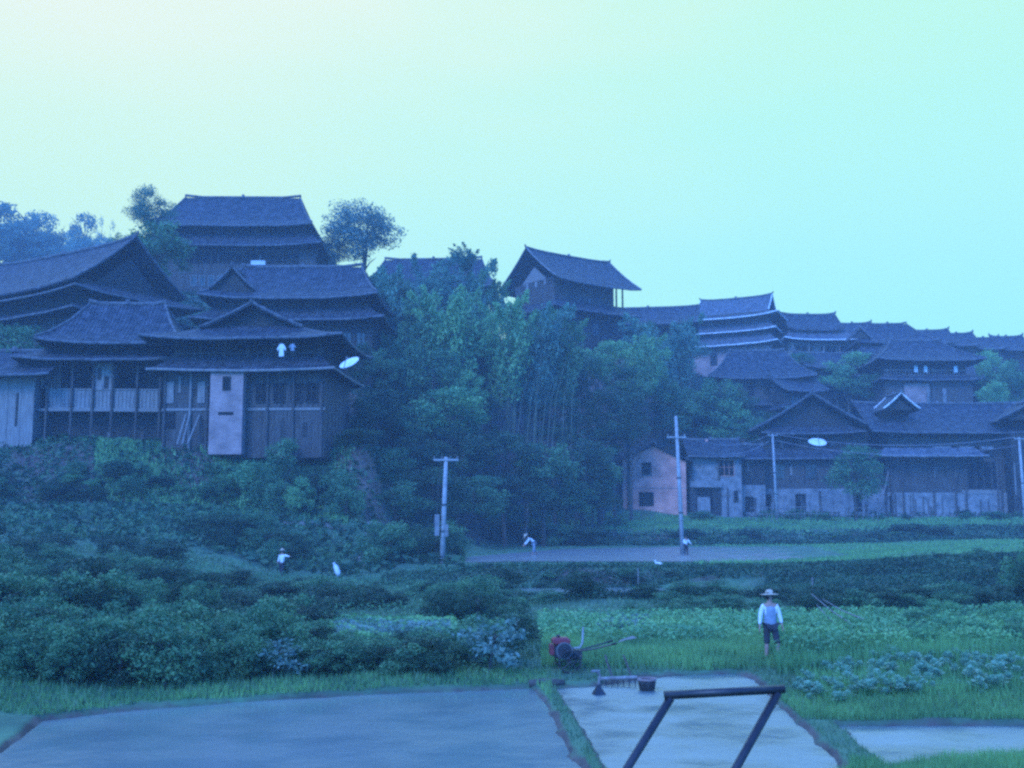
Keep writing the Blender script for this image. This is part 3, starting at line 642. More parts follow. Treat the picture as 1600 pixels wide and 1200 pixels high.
h = House('timber_house', 'second-row house with a railed gallery and pale hanging cloths', (c.x, d+5, z0), 2)
hx = 70*k; hy = 4.2
h.wall(-hx, hx, -hy, hy, -3, Z(592), 'wood'); h.wall(-hx+.4, hx-.4, -hy+1.2, hy-.4, Z(592)+.01, Z(556), 'wood_dark')
h.part(MB().box(-40*k, 0, -hy-.07, -hy-.04, Z(630), Z(598)), 'plank_panel', 'brick_pale')
h.rail(-hx, hx, -hy+.1, Z(586), Z(576), 'wood_pale', .4); h.skirt(hx-.1, hy-.3, Z(583), hx+.9, hy+1.0, Z(592), lift=.1, edge='ridge')
h.hip(40*k, ZC(532), hx+1.4, hy+1.4, Z(562), lift=.3, edge='ridge')
for x in (-60, -30, 0, 30, 60): h.post(x*k, -hy+.1, Z(592), Z(560), .12)
for x in (-4, 22): h.part(MB().box(x*k-.1, x*k+.35, -hy-.2, -hy-.08, Z(632), Z(606)), 'leaning_board', 'plaster')
for x in (-20, -4, 44): h.part(MB().box(x*k-.2, x*k+.3, -hy+.02, -hy+.04, Z(580), Z(570)), 'hanging_cloth', 'cloth_white')
for (px, py, w, pe, dd_, dg, lab) in ((1300, 552, 50, 574, 158, 8, 'mid-slope roof behind the light green tree, right of the half-hidden house'), (1385, 566, 40, 586, 153, -14, 'mid-slope roof just left of the house with the railed gallery'), (1545, 566, 44, 590, 155, 6, 'mid-slope roof right of the house with the railed gallery'), (1250, 590, 40, 610, 145, 12, 'mid-slope roof directly behind the broad front gable')):
    d = dd_; k = d/F; z0 = zz(pe+34, d); Z = lambda q: zz(q, d)-z0; c = P(px, pe+34, d)
    h = House('timber_house', lab, (c.x, d+4, z0), dg); hx = w*k
    h.wall(-hx*.85, hx*.85, -3, 3, -4, Z(pe), 'wood_dark'); h.window(-1.6, -.6, Z(pe+22), Z(pe+8), -3, 1); h.window(.6, 1.6, Z(pe+22), Z(pe+8), -3, 1)
    h.gable(hx, 4.2, zz(py, d+4)-z0, Z(pe), lift=.3, edge='ridge'); h.skirt(hx*.84, 2.9, Z(pe+20), hx*.98, 4.1, Z(pe+27), lift=.1, edge='lime' if px > 1500 else 'ridge')
# --- front right: gable-front house (d=127)
d = 127.; k = d/F; z0 = zz(804, d); Z = lambda py: zz(py, d)-z0; ZC = lambda py: zz(py, d+5)-z0; c = P(1285, 804, d)
h = House('gabled_timber_house', 'dark house with its broad gable facing the fields, right of the plastered annex', (c.x, d+5, z0), -9)
hx = 84*k; hy = 5
h.wall(-hx-12*k, hx+20*k, -hy-.2, hy, -1, Z(764), 'plaster', label='pale plastered ground floor'); h.wall(-hx-12*k, hx+20*k, -hy, hy-.02, Z(764)+.01, Z(716), 'wood')
h.wall(-hx, hx, -hy+.5, hy-.5, Z(716)+.01, Z(672), 'wood_dark')
h.skirt(hx+4*k, hy-.3, Z(702), hx+26*k, hy+1.1, Z(716), lift=.05, edge='ridge')
h.skirt(60*k, hy-1.2, Z(660), hx-6*k, hy+.9, Z(677), lift=.15, edge='ridge')
h.tri(70*k, Z(668), Z(624), -hy+.6, 'y', 'wood_dark'); h.gable(hy+.9, 98*k, Z(616), Z(674), axis='y', m='tile_light', lift=.1, verge='ridge')
for a, b_ in ((-60, -44), (-12, 4), (40, 56)): h.window(a*k, b_*k, Z(748), Z(726), -hy, 1)
for a, b_ in ((-76, -66), (-30, -14), (60, 70)): h.opening(a*k, b_*k, Z(800), Z(772), -hy-.2)
for a, b_ in ((-60, -20), (-6, 30)): h.opening(a*k, b_*k, Z(700), Z(682), -hy+.5)
# --- front right: long house (d=125)
d = 125.; k = d/F; z0 = zz(806, d); Z = lambda py: zz(py, d)-z0; ZC = lambda py: zz(py, d+5)-z0; c = P(1500, 806, d)
h = House('long_timber_house', 'long timber house at the right with a white-edged dormer gable on its roof', (c.x, d+5, z0), 1)
hx = 112*k; hy = 4.8
h.wall(-hx, hx+30*k, -hy-.1, hy, -1, Z(770), 'plaster', label='pale lilac plastered ground floor'); h.wall(-hx, hx+30*k, -hy+.05, hy-.02, Z(770)+.01, Z(716), 'wood')
h.wall(-hx, hx+30*k, -hy+.5, hy-.5, Z(716)+.01, Z(676), 'wood_dark')
for a, b_ in ((10, 62), (74, 104)): h.opening(a*k, b_*k, Z(764), Z(722), -hy+.05)
h.opening(-hx+2*k, -hx+8*k, Z(802), Z(775), -hy-.1)
h.part(MB().box(4*k, 66*k, -hy-.16, -hy-.12, Z(772), Z(766)), 'beam', 'wood_pale')
for a in (-106, -88, -40, -6, 10, 60, 66, 112): h.post(a*k, -hy-.28, -1, Z(714), .11)
b = MB()
for i, a in enumerate((-78, -70, -58, -50, -28)): b.box(a*k, a*k+.12, -hy-.14, -hy-.11, Z(803), Z(776+i % 2*4))
h.part(b, 'lattice', 'wood')
h.part(MB().tube([(-112*k-1.6, -hy-1.6, 0), (-112*k+.1, -hy-.3, Z(738))], .08, 6), 'prop', 'wood_pale')
h.skirt(70*k, 1.6, Z(701), 86*k, 2.6, Z(713), cx=-48*k, cy=-hy+.6, lift=0, edge='plaster', name='porch_roof', m='tile_light')
for a, w in ((-42, 28), (0, 22), (34, 18)): h.part(MB().box(a*k, (a+w)*k, -hy-.9, -hy-.3, Z(703), Z(699)), 'roof_patch', 'plaster')
h.wall(-hx+.4, hx, -hy+.3, -hy+.49, Z(698), Z(684), 'wood', name='gallery_panel')
h.gable(hx+26*k, hy+1.3, ZC(632), Z(676), lift=.15, edge='ridge')
h.tri(24*k, Z(641), Z(622), -hy-.2, 'y', 'wood_dark', c=-92*k)
h.gable(2.4, 29*k, Z(615), Z(640), axis='y', cx=-88*k, cy=-hy+1.6, lift=0, verge='lime', name='dormer')
# --- right edge gable
d = 121.; k = d/F; z0 = zz(700, d)-5; Z = lambda py: zz(py, d)-z0; ZC = lambda py: zz(py, d+5)-z0; c = P(1618, 700, d)
h = House('gabled_timber_house', 'dark gable cut off by the right edge, beside the long timber house', (c.x+1, d-.5+4, z0+1), -4)
h.wall(-2.6, 5, -1.5, 4, -4, Z(690), 'wood_dark'); h.tri(3.2, Z(668), Z(648), -1.6, 'y', 'wood_dark', c=0); h.gable(3.2, 3.9, Z(638), Z(668), axis='y', cy=1, lift=.1, verge='ridge')
# --- pink brick house (d=124)
d = 122.; k = d/F; z0 = zz(805, d); Z = lambda py: zz(py, d)-z0; ZC = lambda py: zz(py, d+5)-z0; c = P(1032, 805, d)
h = House('brick_house', 'two-storey pink brick house with a plain gable end and two dark windows', (c.x, d+4, z0), -9)
hx = 49*k; hy = 4.2
b = MB(); f = lambda a, z, y: (a, y, z); pr = [(-hx, -.8), (hx, -.8), (hx, Z(722)), (0, Z(698)), (-hx, Z(719))]
b.add([f(a, z, -hy) for a, z in pr]+[f(a, z, hy) for a, z in pr], [(0, 1, 2, 3, 4), (9, 8, 7, 6, 5)]+[(i, i+5, (i+1) % 5+5, (i+1) % 5) for i in range(5)])
h.part(b, 'wall', 'brick_pink'); h.window(-18*k, -5*k, Z(742), Z(724), -hy, 1, frame='wood', pane='void', sill=True); h.window(-23*k, -2*k, Z(790), Z(770), -hy, 3, pane='void')
h.gable(hy+.5, hx+.75, Z(694), Z(721), axis='y', lift=0, n=4, th=.14); h.part(MB().box(-hx-.02, hx+.02, -hy-.02, hy+.02, Z(764), Z(762.5)), 'string_course', 'brick_pale')
# --- annex beside it
c = P(1122, 805, 123.); d = 123.; k = d/F
h = House('plaster_annex', 'low grey plastered annex with a dark doorway, joined to the pink brick house', (c.x, d+3.6, z0), -2)
hx = 40*k; hy = 3.4
h.wall(-hx, hx, -hy, hy, -.8, Z(712), 'plaster')
h.part(MB().box(-hx-.1, 8*k, -hy-.5, -hy-.02, Z(762), Z(752)), 'balcony_slab', 'plaster')
h.opening(-32*k, -4*k, Z(803), Z(763), -hy); h.part(MB().box(-30*k, -10*k, -hy-.2, -hy-.02, 0, Z(777)), 'low_wall', 'plaster')
h.door(-5*k, 8*k, 0, Z(764), -hy, 'wood_dark'); h.window(6*k, 28*k, Z(744), Z(720), -hy, 2, frame='brick_pink', pane='void'); h.window(28*k, 33*k, Z(784), Z(768), -hy, 0, pane='void')
h.post(-38*k, -hy-.3, 0, Z(712), .12); h.post(4*k, -hy-.3, Z(752), Z(712), .1)
h.gable(hx+.3, hy+1, ZC(690), Z(713), lift=0, edge='ridge')
h.part(MB().box(-9*k, -5*k, -.3, .3, Z(694), Z(684)), 'chimney', 'brick_pink')
# --- stilt shed between
d = 124.; z0 = zz(806, d); Z = lambda py: zz(py, d)-z0; ZC = lambda py: zz(py, d+5)-z0; c = P(1182, 806, d)
h = House('timber_shed', 'low dark shed with a pale plank front, between the annex and the gable-front house', (c.x-.3, d+3.4, z0), 2, 'shed')
hx = 21*k
h.wall(-hx, hx, -2.5, 2.5, -.5, Z(758), 'plaster'); h.wall(-hx, hx, -2.4, 2.5, Z(758)+.01, Z(714), 'wood_dark'); h.opening(-12*k, 2*k, Z(800), Z(776), -2.5)
h.gable(hx+.4, 3.3, ZC(698), Z(716), lift=0, edge='ridge')

# ------------------------------------------------------------------ vegetation
def diamonds(C, size, flat=.0, aspect=.55, droop=0.):
    """leaf-sized diamonds (n,3) -> verts, faces"""
    n = len(C); a = rng.normal(size=(n, 3)); a[:, 2] = a[:, 2]*(1-flat) - droop; a /= np.linalg.norm(a, axis=1)[:, None]+1e-9
    b = rng.normal(size=(n, 3)); b -= a*(a*b).sum(1)[:, None]; b /= np.linalg.norm(b, axis=1)[:, None]+1e-9
    s = np.asarray(size)[:, None]*.5
    V = np.stack([C-a*s, C+b*s*aspect, C+a*s, C-b*s*aspect], 1).reshape(-1, 3)
    return V, np.arange(4*n).reshape(n, 4)
def blades(C, h, w, lean=.35):
    n = len(C); t = rng.uniform(0, 2*math.pi, n); k = rng.uniform(0, lean, n)*h
    b = np.stack([np.cos(t), np.sin(t), 0*t], 1)*(np.asarray(w)*.5)[:, None]; t2 = rng.uniform(0, 2*math.pi, n)
    T = C + np.stack([np.cos(t2)*k, np.sin(t2)*k, h], 1)
    return np.stack([C-b, C+b, T], 1).reshape(-1, 3), np.arange(3*n).reshape(n, 3)
def clump_crown(name, kind, m, nclump=34, leaves=2600, lsize=.11):
    """unit crown: radius about 1, z from -1 to 1"""
    cs = []; 
    while len(cs) < nclump:
        p = rng.uniform(-1, 1, 3); r = np.linalg.norm(p)
        if kind == 'round' and r < 1 and r > .25: cs.append(p)
        elif kind == 'open' and r < 1 and r > .45 and p[2] > -.75: cs.append(p)
        elif kind == 'column' and math.hypot(p[0], p[1]) < .8*(1-.75*max(0, p[2])**1.5): cs.append(p)
        elif kind == 'bush' and r < 1 and p[2] > -.6: cs.append(p)
        elif kind == 'cone' and math.hypot(p[0], p[1]) < .9*(1-(p[2]+1)/2)+.12: cs.append(p)
    cs = np.array(cs)*.84; cr = rng.uniform(.16, .34, nclump)*(1.0 if kind != 'open' else .8); cv = rng.uniform(0, 1, nclump)**1.4
    w = cr**2; idx = rng.choice(nclump, leaves, p=w/w.sum())
    q = rng.normal(size=(leaves, 3)); q /= np.linalg.norm(q, axis=1)[:, None]; q *= rng.uniform(.35, 1.05, leaves)[:, None]
    C = cs[idx] + q*cr[idx][:, None]*np.array([1.15, 1.15, .8])
    V, Fc = diamonds(C, rng.uniform(.6, 1.3, leaves)*lsize, flat=.3)
    var = np.clip(cv[idx]*.8 + rng.uniform(-.25, .35, leaves) + .12*q[:, 2], 0, 1)
    o = mesh_np(name, V, Fc, m, var=var); me = o.data; bpy.data.objects.remove(o); return me
def plume_crown(name, m, nst=15, lsize=.042, leaves=8400):
    """bamboo: separate arching plumes of small drooping leaves, unit height (z 0..1), spread about .5"""
    C = []; var = []
    for i in range(nst):
        a = rng.uniform(0, 2*math.pi); r0 = rng.uniform(0, .16); rr = rng.uniform(.10, .42); hh = rng.uniform(.66, 1.0); v = rng.uniform(0, 1); n = leaves//nst
        t = .28+.72*rng.uniform(0, 1, n)**.85; wd = .085*np.sin(np.clip((t-.2)/.8, 0, 1)*math.pi)**.7+.012
        x = r0+rr*t**2.6; z = hh*(t-.5*np.maximum(0, t-.78)**1.2)
        # leaves hang in tufts along the stem
        tf = np.floor(t*11); ph = np.sin(tf*7.3+i*2.1)*wd*.9; ph2 = np.cos(tf*4.1+i*1.3)*wd*.9
        g = rng.normal(size=(n, 3))*(wd*.42)[:, None]
        C.append(np.stack([math.cos(a)*x+ph+g[:, 0], math.sin(a)*x+ph2+g[:, 1], z+g[:, 2]*.8], 1)); var.append(v*.75+.12*np.sin(tf*3.3)+rng.uniform(-.15, .25, n))
    C = np.concatenate(C); V, Fc = diamonds(C, rng.uniform(.6, 1.3, len(C))*lsize, flat=.2, aspect=.38, droop=.6)
    o = mesh_np(name, V, Fc, m, var=np.clip(np.concatenate(var), 0, 1)); me = o.data; bpy.data.objects.remove(o); return me
def trunk_mesh(seed, limbs=6, lean=.05):
    """unit height trunk with limbs, radius in units of height"""
    r_ = random.Random(seed); b = MB(); p = [(0, 0, -.06), (lean*.3, 0, .25), (lean, lean*.5, .55), (lean*1.2, lean, .82)]
    b.tube(p, [.028, .022, .016, .006], 7)
    for i in range(limbs):
        a = r_.uniform(0, 6.28); z = r_.uniform(.35, .7); l = r_.uniform(.15, .3)
        b.tube([(lean*z, lean*.3, z), (lean*z+math.cos(a)*l*.5, math.sin(a)*l*.5, z+l*.55), (lean*z+math.cos(a)*l, math.sin(a)*l, z+l*.8)], [.010, .006, .002], 5)
    o = b.build('trunk', M['bark']); me = o.data; bpy.data.objects.remove(o); return me
TR = [trunk_mesh(i, 6+i, .03+.02*i) for i in range(3)]
def culm_mesh(n=16):
    r_ = random.Random(5); b = MB()
    for i in range(n):
        a = r_.uniform(0, 6.28); q = r_.uniform(.02, .12); e = r_.uniform(.08, .3); h = r_.uniform(.6, .85); c, s = math.cos(a), math.sin(a)
        b.tube([(c*q, s*q, -.05), (c*(q+e*.25), s*(q+e*.25), h*.5), (c*(q+e), s*(q+e), h)], [.0055, .0045, .002], 5)
    o = b.build('culm', M['culm']); me = o.data; bpy.data.objects.remove(o); return me
CULM = culm_mesh()
CR = {}
for mk in ('dark', 'mid', 'light', 'blue'):
    CR['bush', mk] = [clump_crown('crown', 'bush', M['leaf_'+mk], 26 + 8*i, 4400, .085) for i in range(3)]
    CR['round', mk] = [clump_crown('crown', 'round', M['leaf_'+mk], 38 + 8*i, 5200, .085) for i in range(2)]
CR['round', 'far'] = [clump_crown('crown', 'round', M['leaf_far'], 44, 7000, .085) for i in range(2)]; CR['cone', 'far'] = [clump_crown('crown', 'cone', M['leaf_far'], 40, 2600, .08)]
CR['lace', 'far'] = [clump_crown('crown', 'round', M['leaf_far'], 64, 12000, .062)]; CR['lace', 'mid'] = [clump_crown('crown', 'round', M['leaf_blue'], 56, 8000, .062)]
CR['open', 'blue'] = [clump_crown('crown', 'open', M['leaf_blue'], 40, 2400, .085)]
CR['open', 'mid'] = [clump_crown('crown', 'open', M['leaf_mid'], 34, 2000, .085)]
CR['column', 'mid'] = [clump_crown('crown', 'column', M['leaf_mid'], 40, 2600, .10)]
CR['cone', 'dark'] = [clump_crown('crown', 'cone', M['leaf_dark'], 40, 2600, .10)]; CR['cone', 'blue'] = [clump_crown('crown', 'cone', M['leaf_blue'], 40, 2600, .10)]
CR['bush', 'pale'] = [clump_crown('crown', 'bush', M['leaf_pale'], 24, 700, .16)]
for mk in ('mid', 'light', 'blue'): CR['plume', mk] = [plume_crown('crown', M['leaf_'+mk]) for i in range(3 if mk == 'blue' else 2)]
def put(me, name, parent, loc, scl, rz):
    o = bpy.data.objects.new(name, me); COL.objects.link(o); o.parent = parent; o.location = loc; o.scale = scl; o.rotation_euler = (0, 0, rz); return o
def tree(px, top, bot, w, d, kind, mk, label, group=None, name='tree', cat='tree', dy=0):
    """crown spans photo rows top..bot and w pixels at distance d"""
    k = d/F; x = (px-800)*k; g = gz(x, d); zt = CZ+(808-top)*k; zb = CZ+(808-bot)*k
    if kind == 'plume':
        zb = min(zb, g+.3) if zb-g < 6 else zb; H = zt-zb
        r = empty(name, (x, d, zb), 0, label, cat, group)
        put(rnd.choice(CR[kind, mk]), 'crown', r, (0, 0, 0), (w*k*1.0, w*k*1.0, H), rnd.uniform(0, 6.28))
        put(CULM, 'culms', r, (0, 0, 0), (w*k*1.0, w*k*1.0, H), rnd.uniform(0, 6.28)); return r
    zb = max(zb, g-.2)
    if zt-zb < 1: zt = zb+1.5
    r = empty(name, (x, d, g), 0, label, cat, group); rz = rnd.uniform(0, 6.28)
    H = zt-g; ch = (zt-zb)/2
    tw = min(H*.8, w*k*1.25); put(rnd.choice(TR), 'trunk', r, (0, 0, 0), (tw, tw, H), rz)
    put(rnd.choice(CR[kind, mk]), 'crown', r, (0, 0, zb-g+ch), (w*k/2, w*k/2, ch), rz+1)
    return r
def bush(x, y, w, h, mk, label, group=None, kind='bush', sink=.35):
    g = gz(x, y); r = empty('shrub', (x, y, g), 0, label, 'shrub', group)
    put(rnd.choice(CR[kind, mk]), 'foliage', r, (0, 0, h*(1-sink)/1.5+.0), (w/2, w/2*rnd.uniform(.85, 1.15), h/1.6), rnd.uniform(0, 6.28))
    put(rnd.choice(TR), 'stem', r, (0, 0, 0), (h*1.2, h*1.2, h*.8), 0)
    return r
# --- single trees of the skyline
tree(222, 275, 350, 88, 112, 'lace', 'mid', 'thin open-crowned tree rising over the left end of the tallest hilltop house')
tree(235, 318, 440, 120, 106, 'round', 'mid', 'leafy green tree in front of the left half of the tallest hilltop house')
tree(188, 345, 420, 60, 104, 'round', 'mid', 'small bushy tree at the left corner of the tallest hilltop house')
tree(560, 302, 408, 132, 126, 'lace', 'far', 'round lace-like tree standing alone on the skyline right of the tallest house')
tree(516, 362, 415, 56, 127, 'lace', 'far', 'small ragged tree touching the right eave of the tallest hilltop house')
tree(725, 372, 430, 60, 118, 'plume', 'blue', 'wispy bamboo tip poking above the dark hipped roof', name='bamboo', cat='bamboo')
tree(1046, 470, 660, 150, 138, 'plume', 'blue', 'feathery bamboo clump right of the ridge-top house, before the tiered house', name='bamboo', cat='bamboo')
tree(1010, 495, 570, 70, 140, 'round', 'mid', 'round tree under the right end of the ridge-top house')
tree(1080, 520, 565, 66, 150, 'round', 'blue', 'round tree covering the left corner of the three-tiered house')
tree(1252, 545, 590, 60, 160, 'round', 'mid', 'pale green tree at the foot of the three-tiered house')
tree(1330, 545, 618, 100, 156, 'round', 'light', 'light green tree between the long-roofed skyline house and the front gable')
tree(1362, 575, 625, 66, 152, 'round', 'mid', 'mid green tree just left of the house with the railed gallery')
tree(1560, 538, 640, 70, 152, 'round', 'light', 'light green tree right of the house with the railed gallery')
tree(1598, 545, 640, 70, 150, 'round', 'mid', 'mid green tree cut off by the right edge under the small skyline roof')
tree(1552, 590, 660, 60, 140, 'round', 'light', 'bright green bushy tree standing behind the long timber house roof')
tree(1335, 685, 790, 96, 117.5, 'round', 'mid', 'young green tree before the gable-front house, right of the satellite dish')
tree(12, 492, 600, 130, 87, 'round', 'mid', 'leafy tree at the left edge between the dark gable and plaster house')
tree(1238, 632, 668, 34, 142, 'open', 'mid', 'small open tree left of the broad front gable')
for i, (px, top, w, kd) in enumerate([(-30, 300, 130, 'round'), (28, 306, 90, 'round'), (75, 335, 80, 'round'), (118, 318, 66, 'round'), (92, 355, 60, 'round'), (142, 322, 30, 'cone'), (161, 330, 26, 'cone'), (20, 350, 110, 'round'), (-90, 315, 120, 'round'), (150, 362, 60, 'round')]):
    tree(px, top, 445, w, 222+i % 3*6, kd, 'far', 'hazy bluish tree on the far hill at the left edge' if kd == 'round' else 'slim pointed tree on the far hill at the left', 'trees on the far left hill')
# --- the wood on the slope; leaf tones also paint lit plumes and shaded gaps
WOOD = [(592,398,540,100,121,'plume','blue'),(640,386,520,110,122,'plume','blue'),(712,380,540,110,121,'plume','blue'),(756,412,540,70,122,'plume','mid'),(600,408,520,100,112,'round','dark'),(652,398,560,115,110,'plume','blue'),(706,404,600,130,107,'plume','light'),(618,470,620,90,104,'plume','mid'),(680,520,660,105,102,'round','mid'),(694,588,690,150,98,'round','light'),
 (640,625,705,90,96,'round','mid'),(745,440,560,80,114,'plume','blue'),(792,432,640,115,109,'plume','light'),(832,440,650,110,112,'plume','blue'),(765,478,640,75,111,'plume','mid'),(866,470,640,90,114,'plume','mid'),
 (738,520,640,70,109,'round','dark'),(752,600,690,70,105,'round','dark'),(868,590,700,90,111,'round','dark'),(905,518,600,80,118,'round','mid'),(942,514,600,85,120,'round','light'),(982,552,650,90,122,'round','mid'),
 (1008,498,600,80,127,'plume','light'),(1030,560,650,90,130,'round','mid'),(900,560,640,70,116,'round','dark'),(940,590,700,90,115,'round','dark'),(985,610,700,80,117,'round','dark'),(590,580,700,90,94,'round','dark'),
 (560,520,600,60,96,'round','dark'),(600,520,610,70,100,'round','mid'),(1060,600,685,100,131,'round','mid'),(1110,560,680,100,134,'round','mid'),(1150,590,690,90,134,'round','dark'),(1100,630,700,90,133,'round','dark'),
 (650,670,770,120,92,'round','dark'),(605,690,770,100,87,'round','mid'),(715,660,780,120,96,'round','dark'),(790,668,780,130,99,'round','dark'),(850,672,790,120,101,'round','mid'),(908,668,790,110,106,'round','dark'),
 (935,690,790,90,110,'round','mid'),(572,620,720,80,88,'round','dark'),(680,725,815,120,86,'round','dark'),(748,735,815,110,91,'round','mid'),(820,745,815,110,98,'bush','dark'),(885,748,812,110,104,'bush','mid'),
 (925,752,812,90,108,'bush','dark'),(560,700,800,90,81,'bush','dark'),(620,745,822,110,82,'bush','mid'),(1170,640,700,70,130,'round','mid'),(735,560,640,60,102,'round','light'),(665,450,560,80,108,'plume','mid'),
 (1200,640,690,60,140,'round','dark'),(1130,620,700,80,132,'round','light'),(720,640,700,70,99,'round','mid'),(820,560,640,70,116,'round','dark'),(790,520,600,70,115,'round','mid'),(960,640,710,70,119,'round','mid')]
TONE = {'dark': 'dark', 'mid': 'mid green', 'light': 'light green', 'blue': 'soft blue-green'}
def where(px, t_):
    h_ = 'beside the brick-tower house' if px < 600 else 'above the dark mound' if px < 670 else 'above the leftmost pole' if px < 740 else 'left of the bare stalks' if px < 800 else 'by the bare stalks' if px < 870 else 'below the ridge-top house' if px < 950 else 'above the pink brick house' if px < 1070 else 'left of the front gable'
    return ('top' if t_ < 470 else 'upper part' if t_ < 560 else 'middle' if t_ < 650 else 'foot')+' of the wood, '+h_
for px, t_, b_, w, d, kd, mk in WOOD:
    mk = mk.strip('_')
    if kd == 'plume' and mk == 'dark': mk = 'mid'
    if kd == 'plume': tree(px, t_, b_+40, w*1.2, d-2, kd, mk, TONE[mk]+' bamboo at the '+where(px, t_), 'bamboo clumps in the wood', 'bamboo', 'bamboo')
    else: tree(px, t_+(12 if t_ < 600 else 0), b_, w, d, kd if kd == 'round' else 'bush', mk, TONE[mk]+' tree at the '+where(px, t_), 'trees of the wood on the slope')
# long bare bamboo stalks seen below the plumes
st = MB()
for i in range(13):
    px = 782+i*9+rnd.uniform(-3, 3); a = P(px+rnd.uniform(-14, 2), 665, 106.5); b_ = P(px+rnd.uniform(2, 16), 570+rnd.uniform(-20, 40), 107.5)
    st = MB().tube([a-Vector((0, 0, 2.5)), a.lerp(b_, .5)+Vector((-.15, 0, 0)), b_], [.05, .04, .025], 6)
    tag(st.build('bamboo_stalk', M['culm']), 'pale bare bamboo stalk rising under the plumes in mid wood', 'bamboo', 'bare bamboo stalks in the wood')
# --- shrubs by region
def region(n, pxr, dr, wr, hr, mks, label, group, cond=None, hf=None):
    c = 0; t = 0; q4 = (pxr[1]-pxr[0])/4
    while c < n and t < n*30:
        t += 1; px = rnd.uniform(*pxr); d = rnd.uniform(*dr); x = (px-800)/F*d
        if cond and not cond(px, d): continue
        s = rnd.uniform(0, 1); mk = rnd.choice(mks)
        bush(x, d, wr[0]+(wr[1]-wr[0])*s, hr[0]+(hr[1]-hr[0])*(s*.7+rnd.uniform(0, .3)), mk, '%s %s, %s' % ({'dark': 'dark', 'mid': 'mid green', 'light': 'fresh green', 'pale': 'pale-leaved', 'blue': 'blue-green'}[mk], label, ('leftmost stretch', 'left of its middle', 'right of its middle', 'rightmost stretch')[min(3, int((px-pxr[0])/q4))]), group); c += 1
pyz = lambda px, d: 808-(gz((px-800)/F*d, d)-CZ)/d*F
region(30, (-60, 560), (74.5, 80), (1.2, 3.6), (.4, 1.7), ['dark', 'mid', 'light'], 'bush on the bank below the left houses', 'bushes below the left houses', cond=lambda px, d: (745 if px < 260 else 725) < pyz(px, d) < 790)
region(9, (380, 545), (73.5, 76.5), (2.2, 3.6), (2.2, 3.6), ['dark', 'mid', 'light'], 'bush against the brick-tower house', 'bushes by the brick-tower house')
region(14, (-60, 300), (48, 60), (1.8, 3.2), (.7, 1.2), ['dark', 'mid'], 'low bush across the left field', 'far bushes of the left field')
region(44, (-60, 330), (31, 46), (1.4, 3.0), (1.0, 1.9), ['dark', 'mid', 'dark', 'mid', 'light'], 'bush in the thicket on the left field', 'thicket on the left field')
region(30, (330, 540), (33, 50), (1.4, 2.4), (.5, .9), ['dark', 'mid', 'dark'], 'bush left of centre behind the paddy', 'bushes left of centre', cond=lambda px, d: px < 520-(44-d)*3)
region(48, (-40, 470), (21, 29), (1.1, 2.2), (.8, 1.5), ['dark', 'mid', 'mid'], 'bush in the front row by the large paddy', 'front bushes by the large paddy', cond=lambda px, d: d > 21.2+max(0, px-60)*.0062+.7)
region(16, (460, 700), (24.8, 28.5), (1.1, 1.9), (.5, .85), ['dark', 'mid'], 'low bush before the leafy crop strip', 'bushes before the crop strip')
region(9, (588, 728), (62.5, 70), (2.4, 4.0), (1.7, 2.7), ['dark', 'dark', 'mid'], 'bush of the mound beside the leftmost pole', 'bushes of the dark mound')
region(14, (330, 480), (62, 69), (2.0, 3.2), (1.0, 1.7), ['dark', 'mid'], 'bush behind the walker in the pale shirt', 'bushes behind the walker')
region(16, (500, 790), (41, 50), (1.2, 2.6), (.6, 1.2), ['dark', 'mid'], 'low bush in front of the leftmost pole', 'low field bushes')
region(5, (640, 790), (35, 39), (1.3, 2.2), (1.0, 1.6), ['dark', 'mid'], 'bush behind the pale-leaved shrub', 'bushes behind the pale shrub')
region(36, (1255, 1640), (36.4, 40), (1.2, 2.3), (.7, 1.15), ['dark', 'mid', 'dark'], 'bush of the hedge behind the crops', 'dark hedge at the right')
region(22, (800, 1270), (38, 46), (1.0, 2.2), (.4, .8), ['dark', 'mid'], 'low bush on the dike behind the tractor', 'low dike bushes')
region(14, (760, 1640), (57.0, 58.4), (.9, 1.8), (.3, .6), ['dark', 'dark', 'mid'], 'tussock on the lower terrace wall', 'terrace face bushes')
region(16, (740, 1640), (106, 109.0), (2.0, 3.4), (.6, 1.1), ['dark', 'mid'], 'bush on the bank below the front houses', 'upper bank bushes')
region(22, (1215, 1650), (26.5, 33.5), (.8, 1.7), (.55, 1.05), ['light', 'light', 'mid'], 'clump of tall leafy crop right of the farmer', 'tall crop clumps', cond=lambda px, d: px > 1330 or d > 29)
region(20, (1080, 1640), (117, 121), (1.2, 2.6), (.5, 1.2), ['mid', 'light', 'dark'], 'bush at the foot of the front houses', 'bushes at the house fronts')
region(13, (560, 930), (99, 106), (2.5, 4.5), (1.4, 2.4), ['dark', 'mid'], 'bush along the foot of the wood', 'bushes at the foot of the wood')
